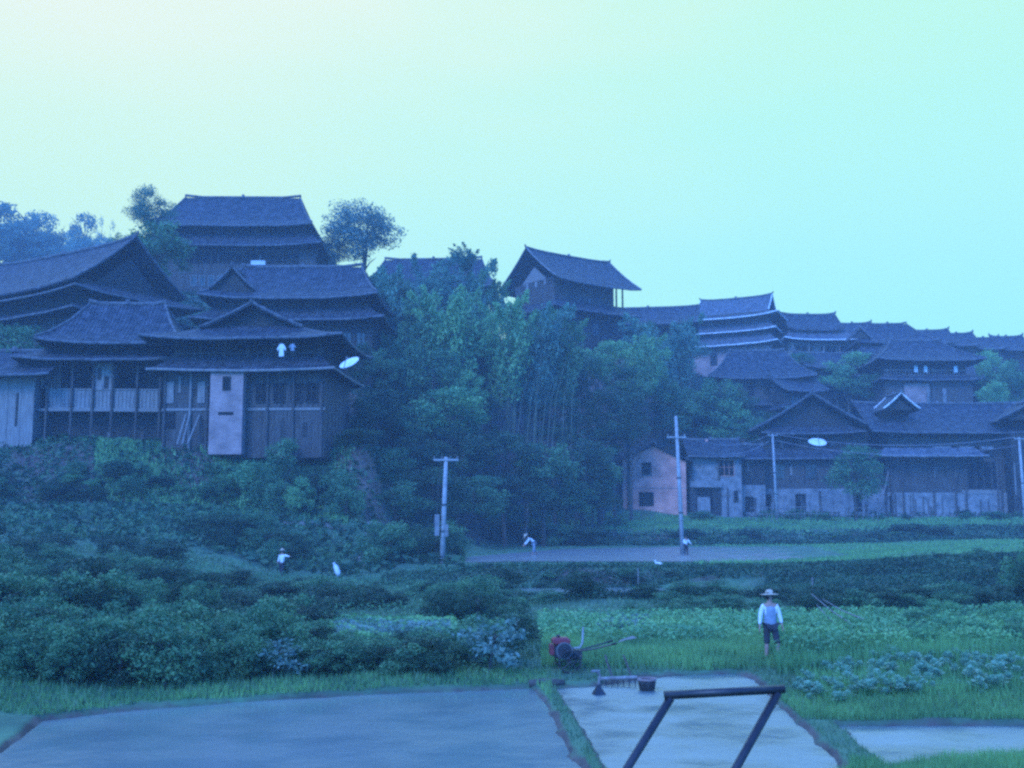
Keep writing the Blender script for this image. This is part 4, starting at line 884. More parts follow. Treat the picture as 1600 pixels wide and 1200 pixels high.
for px, d, w, h_, mk, lab in [(405, 76.2, 4.6, 2.2, 'light', 'broad light green bush at the foot of the brick tower'), (448, 77.2, 3.6, 4.2, 'mid', 'tall green bush growing up before the wall right of the brick tower'), (500, 77.0, 3.4, 2.8, 'dark', 'dark bush below the satellite dish house corner'), (355, 75.6, 4.5, 1.5, 'mid', 'low wide bush directly under the brick tower'),
        (1590, 42, 2.0, 2.5, 'mid', 'tall bush cut off by the right edge behind the vegetable field'), (1602, 38, 1.6, 1.9, 'dark', 'dark bush at the right edge, lower than the tall bush behind it'),
        (755, 26.0, 2.0, 1.15, 'mid', 'round green bush carrying the pale-leaved shrub beside the large paddy'), (800, 27.6, 1.5, 1.35, 'dark', 'dark bush between the pale-leaved shrub and the red tractor'), (765, 25.2, 2.1, 1.3, 'pale', 'shrub with pale drooping leaves on the paddy bank, left of the tractor'),
        (905, 45, 2.4, 1.1, 'dark', 'dark round bush just behind the ditch in the middle'), (445, 25.5, 1.8, 1.5, 'mid', 'taller pale-tipped bush in the front row under the walker'), (435, 24.4, 1.5, .9, 'pale', 'pale-leaved shrub in the front row under the walker'),
        (345, 29.0, 1.5, .8, 'light', 'bright yellow-green low bush in the left thicket')]:
    bush((px-800)/F*d, d, w, h_, mk, lab)
# --- ground cover nobody could count
def scatter(name, n, pxr, dr, m, kind='leaf', size=(.2, .4), h=(.1, .3), cond=None, dist=1.0, label=None, lift=.0, patch=0):
    px = rng.uniform(pxr[0], pxr[1], n); d = (rng.uniform(dr[0]**dist, dr[1]**dist, n))**(1/dist); x = (px-800)/F*d
    if cond is not None:
        k = cond(px, d, x); px, d, x = px[k], d[k], x[k]
    k = ~(in_poly(x, d, PADDY_MAIN) | in_poly(x, d, PADDY_MID) | in_poly(x, d, PADDY_RIGHT) | in_poly(x, d, STRIP)); px, d, x = px[k], d[k], x[k]
    if patch:
        pn = wob(x, d, patch, 9); k = pn + rng.uniform(-.5, .5, len(x)) > -.25; px, d, x = px[k], d[k], x[k]
    z = ground_z(x, d); n = len(x); C = np.stack([x, d, z], 1)
    cl = np.clip(.5+.6*wob(x, d, .8, 4)+rng.uniform(-.3, .3, n), 0, 1)
    if kind == 'leaf':
        C[:, 2] += lift + rng.uniform(h[0], h[1], n); V, Fc = diamonds(C, rng.uniform(size[0], size[1], n), flat=.4)
    else:
        V, Fc = blades(C, rng.uniform(h[0], h[1], n)*(.65+.5*cl), rng.uniform(size[0], size[1], n))
    return tag(mesh_np(name, V, Fc, m, var=cl), kind='stuff')
scatter('undergrowth', 90000, (-120, 1700), (61, 200), M['leaf_dark'], size=(.3, .7), h=(.0, .5), dist=1.0, cond=lambda px, d, x: ~((px > 725) & (d < 111)) & ~((px > 980) & (d < 124)))
scatter('bank_growth', 26000, (-60, 560), (62, 84), M['leaf_mid'], size=(.12, .3), h=(0, .4), patch=.5)
scatter('bank_growth', 16000, (150, 545), (73, 81.5), M['grass'], 'blade', size=(.10, .2), h=(.2, .6), patch=.35)
scatter('turf', 60000, (-80, 1680), (20, 61), M['grass_dull'], 'blade', size=(.03, .07), h=(.08, .26), dist=1.5)
scatter('field_leaves', 30000, (-80, 760), (24.5, 60), M['leaf_mid'], size=(.06, .16), h=(0, .4), dist=1.6, patch=.6)
scatter('terrace_grass', 16000, (720, 1680), (109.5, 121), M['grass'], 'blade', size=(.12, .25), h=(.12, .35))
scatter('terrace_grass', 26000, (1080, 1680), (59, 103), M['grass'], 'blade', size=(.07, .16), h=(.08, .26), cond=lambda px, d, x: ~in_poly(x, d, TERR), patch=.25)
scatter('terrace_grass', 7000, (560, 1110), (59, 103), M['grass_dull'], 'blade', size=(.07, .16), h=(.05, .18), cond=lambda px, d, x: ~in_poly(x, d, TERR))
scatter('bank_growth', 9000, (740, 1680), (103.5, 110), M['leaf_dark'], size=(.25, .5), h=(0, .4))
scatter('bank_growth', 14000, (600, 1680), (56.5, 60), M['leaf_dark'], size=(.12, .26), h=(0, .22))
scatter('meadow_grass', 60000, (845, 1215), (26, 36), M['grass'], 'blade', size=(.018, .045), h=(.08, .30))
scatter('meadow_grass', 16000, (840, 1250), (29.5, 37), M['leaf_light'], size=(.06, .16), h=(.02, .45), patch=.9)
scatter('tall_crops', 90000, (1205, 1680), (25.2, 34.5), M['crop'], 'blade', size=(.02, .05), h=(.22, .6), patch=.8, dist=1.3)
scatter('tall_crops', 16000, (1205, 1680), (20.8, 25.4), M['crop'], 'blade', size=(.015, .035), h=(.15, .42), patch=1.6, cond=lambda px, d, x: px > 1205+(27-d)*12)
scatter('tall_crops', 30000, (1200, 1680), (26.5, 34.5), M['leaf_light'], size=(.05, .14), h=(.1, .62), patch=1.3)
scatter('bank_growth', 26000, (1190, 1680), (47.5, 56.5), M['leaf_dark'], size=(.10, .24), h=(.05, .35))
scatter('bank_growth', 9000, (780, 1240), (44, 48), M['leaf_dark'], size=(.08, .2), h=(.02, .3))
scatter('short_grass', 34000, (1190, 1680), (19.7, 22.5), M['grass'], 'blade', size=(.012, .03), h=(.06, .20))
scatter('bank_grass', 26000, (-60, 860), (20, 25.6), M['grass'], 'blade', size=(.014, .034), h=(.05, .17))
scatter('bank_grass', 12000, (840, 1420), (14.6, 26.5), M['grass_dull'], 'blade', size=(.012, .03), h=(.04, .14), cond=lambda px, d, x: (d_poly(x, d, PADDY_MID) < .5))
scatter('bank_grass', 16000, (1170, 1680), (14.8, 16.4), M['grass'], 'blade', size=(.010, .022), h=(.06, .24))
scatter('leafy_crop', 5000, (528, 705), (29, 32.5), M['leaf_pale'], size=(.08, .2), h=(.15, .42), patch=1.5)
scatter('leafy_crop', 9000, (520, 715), (28.5, 34), M['leaf_light'], size=(.08, .2), h=(.05, .40), patch=1.1)
scatter('leafy_crop', 3500, (930, 1010), (32, 36), M['leaf_pale'], size=(.06, .15), h=(.1, .35), patch=1.5)
# cabbages: rosettes of broad pale leaves, each one a thing
def cabbage():
    V = []; b = MB(); r_ = random.Random(3)
    for i in range(13):
        a = i*2.4; t = .25+.65*(i/13); L_ = .30*(1-.35*i/13)
        c, s = math.cos(a), math.sin(a); ux = Vector((c, s, 0)); up = Vector((0, 0, 1)); sd_ = Vector((-s, c, 0))
        base = ux*.02+up*(.03+.01*i); m1 = base+ux*L_*.55*(1.1-t)+up*L_*.55*t; tip = m1+ux*L_*.45*(1.1-t)+up*L_*.20*t
        w = L_*.36
        b.add([base, m1-sd_*w, tip-sd_*w*.4, tip+sd_*w*.4, m1+sd_*w], [(0, 1, 2, 3, 4)])
    o = b.build('cabbage', M['cabbage']); me = o.data; bpy.data.objects.remove(o); return me
CAB = cabbage(); nC = 0
for i in range(4000):
    if nC >= 285: break
    px = rnd.uniform(1225, 1640); d = rnd.uniform(20.9, 26.4); x = (px-800)/F*d
    if wob(np.array([x]), np.array([d]), 1.1, 6)[0] + rnd.uniform(-1.2, 1.2) < 0 or px < 1225+(d-22)*10: continue
    o = bpy.data.objects.new('cabbage', CAB); COL.objects.link(o); o.location = (x, d, gz(x, d)+rnd.uniform(.08, .26)); o.rotation_euler = (rnd.uniform(-.3, .3), rnd.uniform(-.3, .3), rnd.uniform(0, 6.3)); q = rnd.uniform(.35, .8); o.scale = (q, q, q)
    tag(o, 'pale broad-leaved cabbage in the vegetable patch by the right-hand pond', 'cabbage', 'cabbages in the vegetable patch'); nC += 1

# ------------------------------------------------------------------ poles and wires
def at(px, d, z=None):
    x = (px-800)/F*d; return Vector((x, d, gz(x, d) if z is None else z))
def pole(px_top, py_top, px_base, d, label, arm=.9, nins=3, boxes=False, low=0):
    b0 = at(px_base, d); T = P(px_top, py_top, d) - b0; T.y = 0
    r = empty('utility_pole', b0, 0, label, 'pole', 'concrete poles across the fields')
    MB().tube([(0, 0, -.6), T*.5, T], [.17, .14, .105], 12).build('shaft', M['concrete'], r, True)
    if arm:
        a = MB().box(T.x-arm, T.x+arm, -.14, -.06, T.z-.22, T.z-.12); ar = a.build('crossarm', M['concrete'], r)
        for i in range(nins):
            x = T.x-arm*.92+i*arm*1.84/(nins-1); MB().lathe([(.03, T.z-.12), (.05, T.z-.06), (.03, T.z-.02), (.05, T.z+.0), (.02, T.z+.05)], 8, (x, -.1)).build('insulator', M['plaster'], ar, True)
    if low:
        ar = MB().box(T.x-.7, T.x+.7, -.16, -.08, T.z-low, T.z-low+.1).build('crossarm', M['concrete'], r)
        for i in (-.6, .6): MB().lathe([(.05, T.z-low+.1), (.09, T.z-low+.17), (.04, T.z-low+.28)], 8, (T.x+i, -.12)).build('insulator', M['plaster'], ar, True)
    for z in (.3, .55): MB().lathe([(.19, T.z*z-.04), (.19, T.z*z+.04)], 12, (T.x*z, 0)).build('band', M['steel'], r)
    if boxes:
        MB().box(-.42, -.16, -.22, .1, 1.55, 2.75).build('switch_box', M['plaster'], r); MB().box(.15, .34, -.15, .1, 1.5, 2.2).build('meter_box', M['plaster'], r)
        MB().tube([(-.3, -.1, 2.75), (-.25, -.1, 4.2), (-.1, -.05, T.z-.3)], .02, 6).build('cable', M['steel'], r)
    return b0+T
t1 = pole(697, 714, 692, 63, 'tallest-looking grey concrete pole, leftmost, with crossarm and switch boxes', .72, 4, True)
t2 = pole(1056, 650, 1064, 79.5, 'concrete pole standing in front of the pink brick house', 0, 0, low=1.6)
t3 = pole(1207, 678, 1211, 118.5, 'concrete pole before the gable-front house, near the satellite dish', .5, 2)
t4 = pole(1592, 683, 1597, 104, 'concrete pole at the right edge before the long timber house', .5, 2)
for i, (a, b, sag, lb) in enumerate([(t2+Vector((.6, 0, -1.5)), t3+Vector((-.3, 0, 0)), .9, 'upper of the two thin wires from the brick-house pole to the next pole'), (t2+Vector((.6, 0, -2.2)), t3+Vector((-.3, 0, -.7)), 1.0, 'lower of the two thin wires from the brick-house pole to the next pole'),
        (t3+Vector((.3, 0, 0)), t4+Vector((-.3, 0, 0)), 1.0, 'upper thin wire in front of the long timber house'), (t3+Vector((.3, 0, -.7)), t4+Vector((-.3, 0, -.8)), 1.2, 'lower thin wire in front of the long timber house')]):
    pts = [a.lerp(b, k/14)-Vector((0, 0, sag*4*(k/14)*(1-k/14))) for k in range(15)]
    tag(MB().tube(pts, .02, 5).build('power_line', M['wire']), lb, 'wire', 'wires between the poles')
# ------------------------------------------------------------------ satellite dishes
def dish(loc, yaw, tilt, rad, label, mount):
    r = empty('satellite_dish', loc, yaw, label, 'satellite dish')
    b = MB(); n = 24; prof = [(.02, .0), (rad*.35, .02*rad), (rad*.7, .09*rad), (rad, .2*rad)]
    rot = Matrix.Rotation(tilt, 3, 'X')
    V = []; 
    for z_ in (0, .03): V += [rot @ Vector((q*math.cos(6.2832*k/n), q*math.sin(6.2832*k/n), z-z_)) for q, z in prof for k in range(n)]
    m = len(prof)*n; fs = []
    for i in range(len(prof)-1):
        for k in range(n):
            a, b1, c, e = i*n+k, i*n+(k+1) % n, (i+1)*n+(k+1) % n, (i+1)*n+k; fs += [(a, b1, c, e), (a+m, e+m, c+m, b1+m)]
    i = (len(prof)-1)*n
    fs += [(i+k, i+(k+1) % n, i+(k+1) % n+m, i+k+m) for k in range(n)]+[tuple(range(n))[::-1], tuple(range(m, m+n))]
    b.add(V, fs).build('reflector', M['white'], r, False)
    tip = rot @ Vector((0, 0, rad*.8)); MB().tube([rot @ Vector((0, -rad*.95, .18*rad)), tip], .025, 6).build('feed_arm', M['steel'], r); MB().tube([tip, tip+(rot @ Vector((0, 0, -.15)))], .07, 8).build('feed', M['plaster'], r)
    MB().tube([rot @ Vector((0, 0, -.03)), Vector(mount)], .045, 8).build('mount', M['steel'], r)
dish(P(547, 569, 73.2), R(-35), R(38), .7, 'white satellite dish on the right corner of the brick-tower house', (-.6, 1.6, -.3))
dish(P(1277, 693, 120.4), R(0), R(28), .98, 'white oval satellite dish under the eaves of the gable-front house', (0, 1.3, -.5))
# ------------------------------------------------------------------ washing on the gallery
def shirt(px, py, d, w, h_, m, label):
    p = P(px, py, d); r = empty('hanging_shirt', p, 0, label, 'laundry')
    b = MB(); pr = [(-w*.5, -h_), (w*.5, -h_), (w*.42, -h_*.3), (w*.8, -h_*.55), (w*.95, -h_*.4), (w*.45, 0), (w*.12, .04), (-w*.12, .04), (-w*.45, 0), (-w*.95, -h_*.4), (-w*.8, -h_*.55), (-w*.42, -h_*.3)]
    n = len(pr); b.add([(x, .02*math.sin(z*9), z) for x, z in pr]+[(x, .07+.02*math.sin(z*9), z) for x, z in pr], [tuple(range(n)), tuple(range(n, 2*n))[::-1]]+[(i, i+n, (i+1) % n+n, (i+1) % n) for i in range(n)])
    b.build('cloth', M[m], r); MB().tube([(-w*.4, .035, .0), (0, .035, .12), (w*.4, .035, .0)], .02, 5).build('hanger', M['wood_dark'], r)
shirt(440, 538, 76.2, .34, .85, 'cloth_white', 'white shirt hanging in the open gallery of the brick-tower house')
shirt(457, 538, 76.2, .26, .45, 'cloth_grey', 'small grey cloth hanging right of the white shirt in the gallery')
# ------------------------------------------------------------------ people
def skin_mesh(name, nodes, edges, m, parent, lvl=1):
    me = bpy.data.meshes.new(name); me.from_pydata([n[0] for n in nodes], edges, []); o = bpy.data.objects.new(name, me); COL.objects.link(o)
    s = o.modifiers.new('s', 'SKIN'); s.use_smooth_shade = True; s.branch_smoothing = .4
    if not me.skin_vertices: return o
    for i, n in enumerate(nodes):
        r_ = n[1]; me.skin_vertices[0].data[i].radius = r_ if isinstance(r_, tuple) else (r_, r_)
    me.skin_vertices[0].data[0].use_root = True
    u = o.modifiers.new('u', 'SUBSURF'); u.levels = lvl; u.render_levels = lvl
    dg = bpy.context.evaluated_depsgraph_get(); dg.update(); m2 = bpy.data.meshes.new_from_object(o.evaluated_get(dg)); bpy.data.objects.remove(o)
    m2.name = name; m2.materials.clear(); m2.materials.append(m); o = bpy.data.objects.new(name, m2); COL.objects.link(o); o.parent = parent; return o
def person(loc, rz, label, J, hat='straw', shirt_m='cloth_white', vest=None, trouser='cloth_dark', leg_to=.75, scale=1., lvl=1, sleeve=.92):
    """J: joint positions overriding the standing pose"""
    D = dict(pelvis=(0, 0, .88), spine=(0, 0, 1.06), chest=(0, 0, 1.26), neck=(0, .005, 1.40), chin=(0, -.01, 1.46), head=(0, -.015, 1.54), crown=(0, 0, 1.60))
    for s_, n_ in ((-1, 'l'), (1, 'r')):
        D.update({n_+'sh': (s_*.165, 0, 1.335), n_+'el': (s_*.215, .01, 1.09), n_+'wr': (s_*.235, -.03, .86), n_+'hip': (s_*.085, 0, .84), n_+'kn': (s_*.10, -.02, .47), n_+'an': (s_*.105, .0, .08), n_+'toe': (s_*.115, -.14, .03)})
    D.update(J); D = {k: Vector(v) for k, v in D.items()}
    r = empty('person', loc, rz, label, 'person'); r.scale = (scale,)*3
    nd = []; ed = []; ix = {}
    def add(k, p, rad, fr=None):
        ix[k] = len(nd); nd.append((tuple(p), rad))
        if fr is not None: ed.append((ix[fr], ix[k]))
    add('pelvis', D['pelvis'], (.13, .10)); add('spine', D['spine'], (.115, .09), 'pelvis'); add('chest', D['chest'], (.14, .10), 'spine'); add('neck', D['neck'], .052, 'chest'); add('chin', D['chin'], .062, 'neck'); add('head', D['head'], (.078, .09), 'chin'); add('crown', D['crown'], .066, 'head')
    for n_ in 'lr':
        add(n_+'sh', D[n_+'sh'], .052, 'chest'); add(n_+'el', D[n_+'el'], .040, n_+'sh'); add(n_+'wr', D[n_+'wr'], .026, n_+'el')
        dr = (D[n_+'wr']-D[n_+'el']).normalized(); sd_ = dr.cross(Vector((1, 0, 0))).normalized() if abs(dr.x) < .8 else Vector((0, 1, 0)); palm = D[n_+'wr']+dr*.07
        add(n_+'palm', palm, (.030, .016), n_+'wr')
        for i, (o_, l_) in enumerate(((-.024, .060), (-.008, .072), (.008, .068), (.024, .052))):
            a = palm+sd_*o_+dr*.035; add(n_+'f%d' % i, a, .0085, n_+'palm'); add(n_+'g%d' % i, a+dr*l_*.8+Vector((-.012*(1 if n_ == 'r' else -1), 0, 0)), .0065, n_+'f%d' % i)
        a = D[n_+'wr']+dr*.035-sd_*.028; add(n_+'t0', a, .010, n_+'palm'); add(n_+'t1', a-sd_*.018+dr*.035, .008, n_+'t0')
        add(n_+'hip', D[n_+'hip'], .082, 'pelvis'); add(n_+'kn', D[n_+'kn'], .054, n_+'hip'); add(n_+'calf', D[n_+'kn'].lerp(D[n_+'an'], .35), .050, n_+'kn'); add(n_+'an', D[n_+'an'], .034, n_+'calf'); add(n_+'toe', D[n_+'toe'], (.036, .022), n_+'an')
    body = skin_mesh('body', nd, ed, M['skin'], r, lvl)
    fw = Vector((0, -1, 0)); up = (D['crown']-D['chin']).normalized(); fw = (fw-up*fw.dot(up)).normalized() if 'face' not in J else Vector(J['face']).normalized(); sd_ = up.cross(fw)
    hc = D['head']
    MB().tube([hc+fw*.085+up*.015, hc+fw*.108-up*.02], [.010, .014], 6).build('nose', M['skin'], r)
    for s_ in (-1, 1): MB().tube([hc+fw*.078+sd_*.03*s_+up*.012, hc+fw*.088+sd_*.03*s_+up*.012], .010, 6).build('eye', M['hair'], r)
    MB().tube([hc+fw*.08-up*.045-sd_*.02, hc+fw*.084-up*.045+sd_*.02], .006, 5).build('mouth', M['brick_pink'], r)
    skin_mesh('hair', [(tuple(hc+up*.03-fw*.022), (.088, .085)), (tuple(hc+up*.085-fw*.01), .07), (tuple(hc-up*.05-fw*.035), .06)], [(0, 1), (0, 2)], M['hair'], r)
    # clothes as slightly larger shells over the same joints
    S = [(tuple(D['spine']), (.145, .115)), (tuple(D['pelvis']), (.150, .12)), (tuple(D['chest']), (.165, .125)), (tuple(D['chest'].lerp(D['neck'], .72)), .075)]; E = [(0, 1), (0, 2), (2, 3)]
    for n_ in 'lr':
        i = len(S); S += [(tuple(D[n_+'sh']), .070), (tuple(D[n_+'el']), .056), (tuple(D[n_+'el'].lerp(D[n_+'wr'], sleeve)), .042)]; E += [(2, i), (i, i+1), (i+1, i+2)]
    skin_mesh('shirt', S, E, M[shirt_m], r, lvl)
    S = [(tuple(D['pelvis']+Vector((0, 0, .02))), (.158, .13))]; E = []
    for n_ in 'lr':
        i = len(S); e = D[n_+'kn'].lerp(D[n_+'an'], max(0, (leg_to-.5)*2)) if leg_to > .5 else D[n_+'hip'].lerp(D[n_+'kn'], leg_to*2)
        S += [(tuple(D[n_+'hip']), .102)]; E += [(0, i)]
        if leg_to > .5: S += [(tuple(D[n_+'kn']), .076)]; E += [(i, i+1)]; i += 1
        S += [(tuple(e), .066)]; E += [(i, i+1)]
    skin_mesh('trousers', S, E, M[trouser], r, lvl)
    if vest:
        skin_mesh('apron', [(tuple(D['spine']), (.165, .13)), (tuple(D['pelvis']-Vector((0, 0, .10))), (.185, .14)), (tuple(D['chest']), (.155, .137)), (tuple(D['chest']+Vector((0, -.01, .07))), (.10, .10))], [(0, 1), (0, 2), (2, 3)], M[vest], r, lvl)
    if hat:
        c = D['crown']-up*.01; b = MB(); n = 20; rot = up.to_track_quat('Z', 'Y').to_matrix()
        pr = [(.235, -.005), (.15, .012), (.098, .02), (.085, .085), (.05, .115), (.008, .12)]; pi_ = [(q-.008 if q > .02 else .004, z-.012) for q, z in pr][::-1]
        vs = [c+rot @ Vector((q*math.cos(6.2832*k/n), q*math.sin(6.2832*k/n), z)) for q, z in pr+pi_ for k in range(n)]; m_ = len(pr)*2
        fs = [(i*n+k, i*n+(k+1) % n, ((i+1) % m_)*n+(k+1) % n, ((i+1) % m_)*n+k) for i in range(m_) for k in range(n)]
        b.add(vs, fs).build('hat', M[hat], r, True)
        skin_mesh('hat_band', [(tuple(c+up*.022), .102), (tuple(c+up*.04), .1)], [(0, 1)], M['cloth_dark'], r)
    return r
p = at(1196, 26.8)
person((p.x, 26.8, p.z-.03), R(6), 'person in straw hat, white sleeves and grey-blue apron standing in the grass', dict(lel=(-.235, .01, 1.10), lwr=(-.265, -.02, .86), rel=(.235, .01, 1.10), rwr=(.275, -.03, .88), lan=(-.11, .03, .08), ltoe=(-.12, -.11, .03), ran=(.14, -.16, .08), rtoe=(.16, -.3, .03), rkn=(.12, -.12, .48)), vest='cloth_grey', leg_to=.56, lvl=2)
p = at(445, 59.5)
person((p.x, 59.5, p.z-.03), R(-20), 'person in a pale shirt and hat walking the field path, one arm held out', dict(rel=(.36, -.05, 1.27), rwr=(.56, -.12, 1.26), lel=(-.22, .04, 1.1), lwr=(-.2, -.12, .95), lan=(-.1, .22, .1), lkn=(-.1, .04, .46), ltoe=(-.11, .10, .03), ran=(.1, -.2, .08), rtoe=(.11, -.34, .03), rkn=(.1, -.14, .48)), hat='straw', shirt_m='cloth_white', leg_to=.9, scale=.96)
p = at(834, 77.5)
person((p.x, 77.5, p.z-.03), R(-80), 'person in a white shirt bending forward over the flooded terrace', dict(spine=(0, -.14, .98), chest=(0, -.30, 1.12), neck=(0, -.42, 1.20), chin=(0, -.48, 1.22), head=(0, -.54, 1.23), crown=(0, -.58, 1.30), lsh=(-.165, -.33, 1.14), rsh=(.165, -.33, 1.14), lel=(-.18, -.46, .9), rel=(.18, -.46, .9), lwr=(-.14, -.62, .72), rwr=(.14, -.62, .72), lan=(-.1, .2, .08), lkn=(-.1, .03, .47), ltoe=(-.11, .06, .03), ran=(.1, -.12, .08), rtoe=(.11, -.26, .03)), hat='straw', trouser='cloth_grey', leg_to=.8, scale=1.08)
p = at(1069, 77)
person((p.x, 77, p.z-.03), R(15), 'person in a white top and dark trousers beside the pole by the brick house', dict(lel=(-.25, -.1, 1.1), lwr=(-.1, -.24, 1.0), rel=(.3, -.05, 1.12), rwr=(.36, -.2, .98)), hat=None, leg_to=.95, scale=.86)
# ------------------------------------------------------------------ red walking tractor on the paddy bank
p = at(884, 25.6); r = empty('walking_tractor', (p.x, 25.6, p.z), R(4), 'small red walking tractor with a pale upright exhaust, on the paddy bank', 'tractor')
def rbox(x0, x1, y0, y1, z0, z1, c=.03):
    xs = [(x0+c, x1-c, y0+c, y1-c, z0), (x0, x1, y0, y1, z0+c), (x0, x1, y0, y1, z1-c), (x0+c, x1-c, y0+c, y1-c, z1)]
    v = [q for a, b, e, f_, z in xs for q in ((a, e, z), (b, e, z), (b, f_, z), (a, f_, z))]
    return MB().add(v, [(3, 2, 1, 0), (12, 13, 14, 15)]+[(i*4+k, i*4+(k+1) % 4, (i+1)*4+(k+1) % 4, (i+1)*4+k) for i in range(3) for k in range(4)])
rbox(-.30, .12, -.16, .16, .28, .56).build('engine', M['steel'], r)
hd = rbox(-.34, .06, -.19, .19, .57, .74, .05).build('hood', M['red'], r); MB().lathe([(.04, .74), (.05, .78), (.03, .80)], 10, (-.2, 0)).build('fuel_cap', M['steel'], hd)
rbox(-.40, -.31, -.15, .15, .34, .60).build('radiator', M['red'], r)
w = MB(); 
def ring(x, y, z, R0, R1, y0, y1, n=24):
    b = MB(); v = []
    for q, yy in ((R0, y0), (R1, y0), (R1, y1), (R0, y1)): v += [(x+q*math.cos(6.2832*k/n), yy, z+q*math.sin(6.2832*k/n)) for k in range(n)]
    return b.add(v, [(i*n+k, i*n+(k+1) % n, ((i+1) % 4)*n+(k+1) % n, ((i+1) % 4)*n+k) for i in range(4) for k in range(n)])
fw_ = ring(-.08, 0, .46, .02, .17, -.24, -.18).build('flywheel', M['steel'], r); ring(-.08, 0, .46, .165, .19, -.245, -.20).build('rim', M['plaster'], fw_)
for yy in (-.42, .34):
    wh = ring(.02, 0, .24, .23, .26, yy, yy+.10).build('wheel', M['steel'], r); b = MB()
    for k in range(8):
        a = 6.2832*k/8; c, s = math.cos(a), math.sin(a); b.tube([(.02, yy+.05, .24), (.02+c*.235, yy+.05, .24+s*.235)], .012, 5)
    b.build('spokes', M['steel'], wh); b = MB()
    for k in range(8):
        a = 6.2832*(k+.5)/8; c, s = math.cos(a), math.sin(a); b.add([(.02+c*.26-s*.02, yy-.04, .24+s*.26+c*.02), (.02+c*.31-s*.02, yy-.04, .24+s*.31+c*.02), (.02+c*.31-s*.02, yy+.14, .24+s*.31+c*.02), (.02+c*.26-s*.02, yy+.14, .24+s*.26+c*.02)], [(0, 1, 2, 3)])
    b.build('paddles', M['steel'], wh)
MB().tube([(.02, -.4, .24), (.02, .42, .24)], .035, 8).build('axle', M['steel'], r)
rbox(.0, .34, -.10, .10, .24, .46).build('gearbox', M['steel'], r)
MB().tube([(.12, -.1, .50), (.28, -.12, .52), (.34, -.12, .62), (.36, -.12, .98)], [.02, .024, .024, .02], 8).build('exhaust_pipe', M['concrete'], r)
for s_ in (-1, 1):
    hb = MB().tube([(.30, .08*s_, .44), (.60, .2*s_, .50), (1.0, .26*s_, .60)], .018, 8).build('handlebar', M['steel'], r); MB().tube([(.98, .26*s_, .595), (1.1, .27*s_, .625)], .026, 8).build('grip', M['hair'], hb)
# harrow lying in the paddy edge, basket, stump and small things
p = P(965, 1062, 24.2); r = empty('wooden_harrow', (p.x, 24.2, 0), R(-8), 'low wooden harrow lying in the muddy water right of the tractor', 'harrow')
MB().tube([(-.42, 0, .14), (.42, 0, .19)], .038, 8).build('beam', M['wood_pale'], r)
for i in range(7): MB().tube([(-.38+i*.125, 0, .15), (-.38+i*.125+.02, -.02, -.08)], [.018, .006], 6).build('tine', M['steel'], r)
MB().tube([(-.1, 0, .16), (-.25, .5, .42), (-.3, .75, .55)], .022, 7).build('handle', M['wood'], r); MB().tube([(.3, 0, .18), (.18, .5, .42), (.1, .75, .55)], .022, 7).build('handle', M['wood'], r)
p = P(937, 1077, 23.0); r = empty('wooden_plough', (p.x, 23., 0), R(20), 'small dark plough standing in the water with a pale handle top', 'plough')
MB().add([(-.16, -.05, -.05), (.16, -.05, -.05), (.14, .25, -.05), (-.12, .22, -.05), (0, .05, .24)], [(3, 2, 1, 0), (0, 1, 4), (1, 2, 4), (2, 3, 4), (3, 0, 4)]).build('share', M['steel'], r)
MB().tube([(0, .05, .2), (.03, .05, .38), (-.05, .04, .47)], [.03, .028, .03], 8).build('handle', M['wood_pale'], r); MB().tube([(-.16, .04, .475), (.02, .04, .47)], .026, 7).build('grip', M['plaster'], r)
p = P(1011, 1068, 23.6); r = empty('basket', (p.x, 23.6, -.06), R(0), 'round dark basket with a reddish rim standing in the shallow water', 'basket')
b = MB(); b.lathe([(.12, 0), (.16, .08), (.185, .2), (.19, .28), (.17, .28), (.165, .2), (.13, .06)], 18); o = b.build('bowl', M['wood_dark'], r, True)
ring(0, 0, 0, .172, .20, -.02, .02).build('rim', M['brick_pale'], r).rotation_euler = (math.pi/2, 0, 0); r.children[-1].location = (0, 0, .29)
p = P(858, 1062, 23.9); tag(MB().tube([(p.x-.42, 23.9, .09), (p.x-.1, 23.85, .12), (p.x+.32, 23.95, .10)], [.08, .10, .07], 9).build('log', M['bark'], None, True), 'dark muddy log at the paddy edge left of the tractor', 'log')
p = at(968, 29.5); b = MB(); b.add([(p.x-.22, 28.4, p.z+.22), (p.x, 28.35, p.z+.30), (p.x+.30, 28.5, p.z+.33), (p.x+.2, 28.7, p.z+.36), (p.x-.1, 28.65, p.z+.27)], [(0, 1, 4), (1, 3, 4), (1, 2, 3)]); tag(b.build('plastic_sheet', M['plaster']), 'crumpled pale plastic sheet on the grass right of the tractor', 'plastic sheet')
p = P(526, 880, 61); g = gz(p.x, 61); r = empty('sack', (p.x, 61, g), 0, 'white upright sack on the field path right of the walker', 'sack'); MB().tube([(.12, 0, .02), (.08, 0, .25), (-.05, 0, .55), (-.14, 0, .70), (-.17, 0, .76)], [.11, .16, .13, .06, .09], 10).build('bag', M['cloth_white'], r, True); MB().tube([(-.145, 0, .69), (-.15, 0, .72)], .068, 8).build('tie', M['wood'], r)
p = P(1029, 884, 59.5); g = gz(p.x, 59.5); r = empty('duck', (p.x, 59.5, g), R(-20), 'small white duck at the rim of the flooded terrace', 'duck')
skin_mesh('body', [((0, 0, .18), (.11, .10)), ((.16, 0, .17), .07), ((.27, 0, .22), .02), ((-.12, 0, .2), .08), ((-.18, 0, .33), .035), ((-.21, 0, .40), .045)], [(0, 1), (1, 2), (0, 3), (3, 4), (4, 5)], M['cloth_white'], r)
MB().tube([(-.24, 0, .40), (-.32, 0, .385)], [.02, .012], 6).build('beak', M['straw'], r)
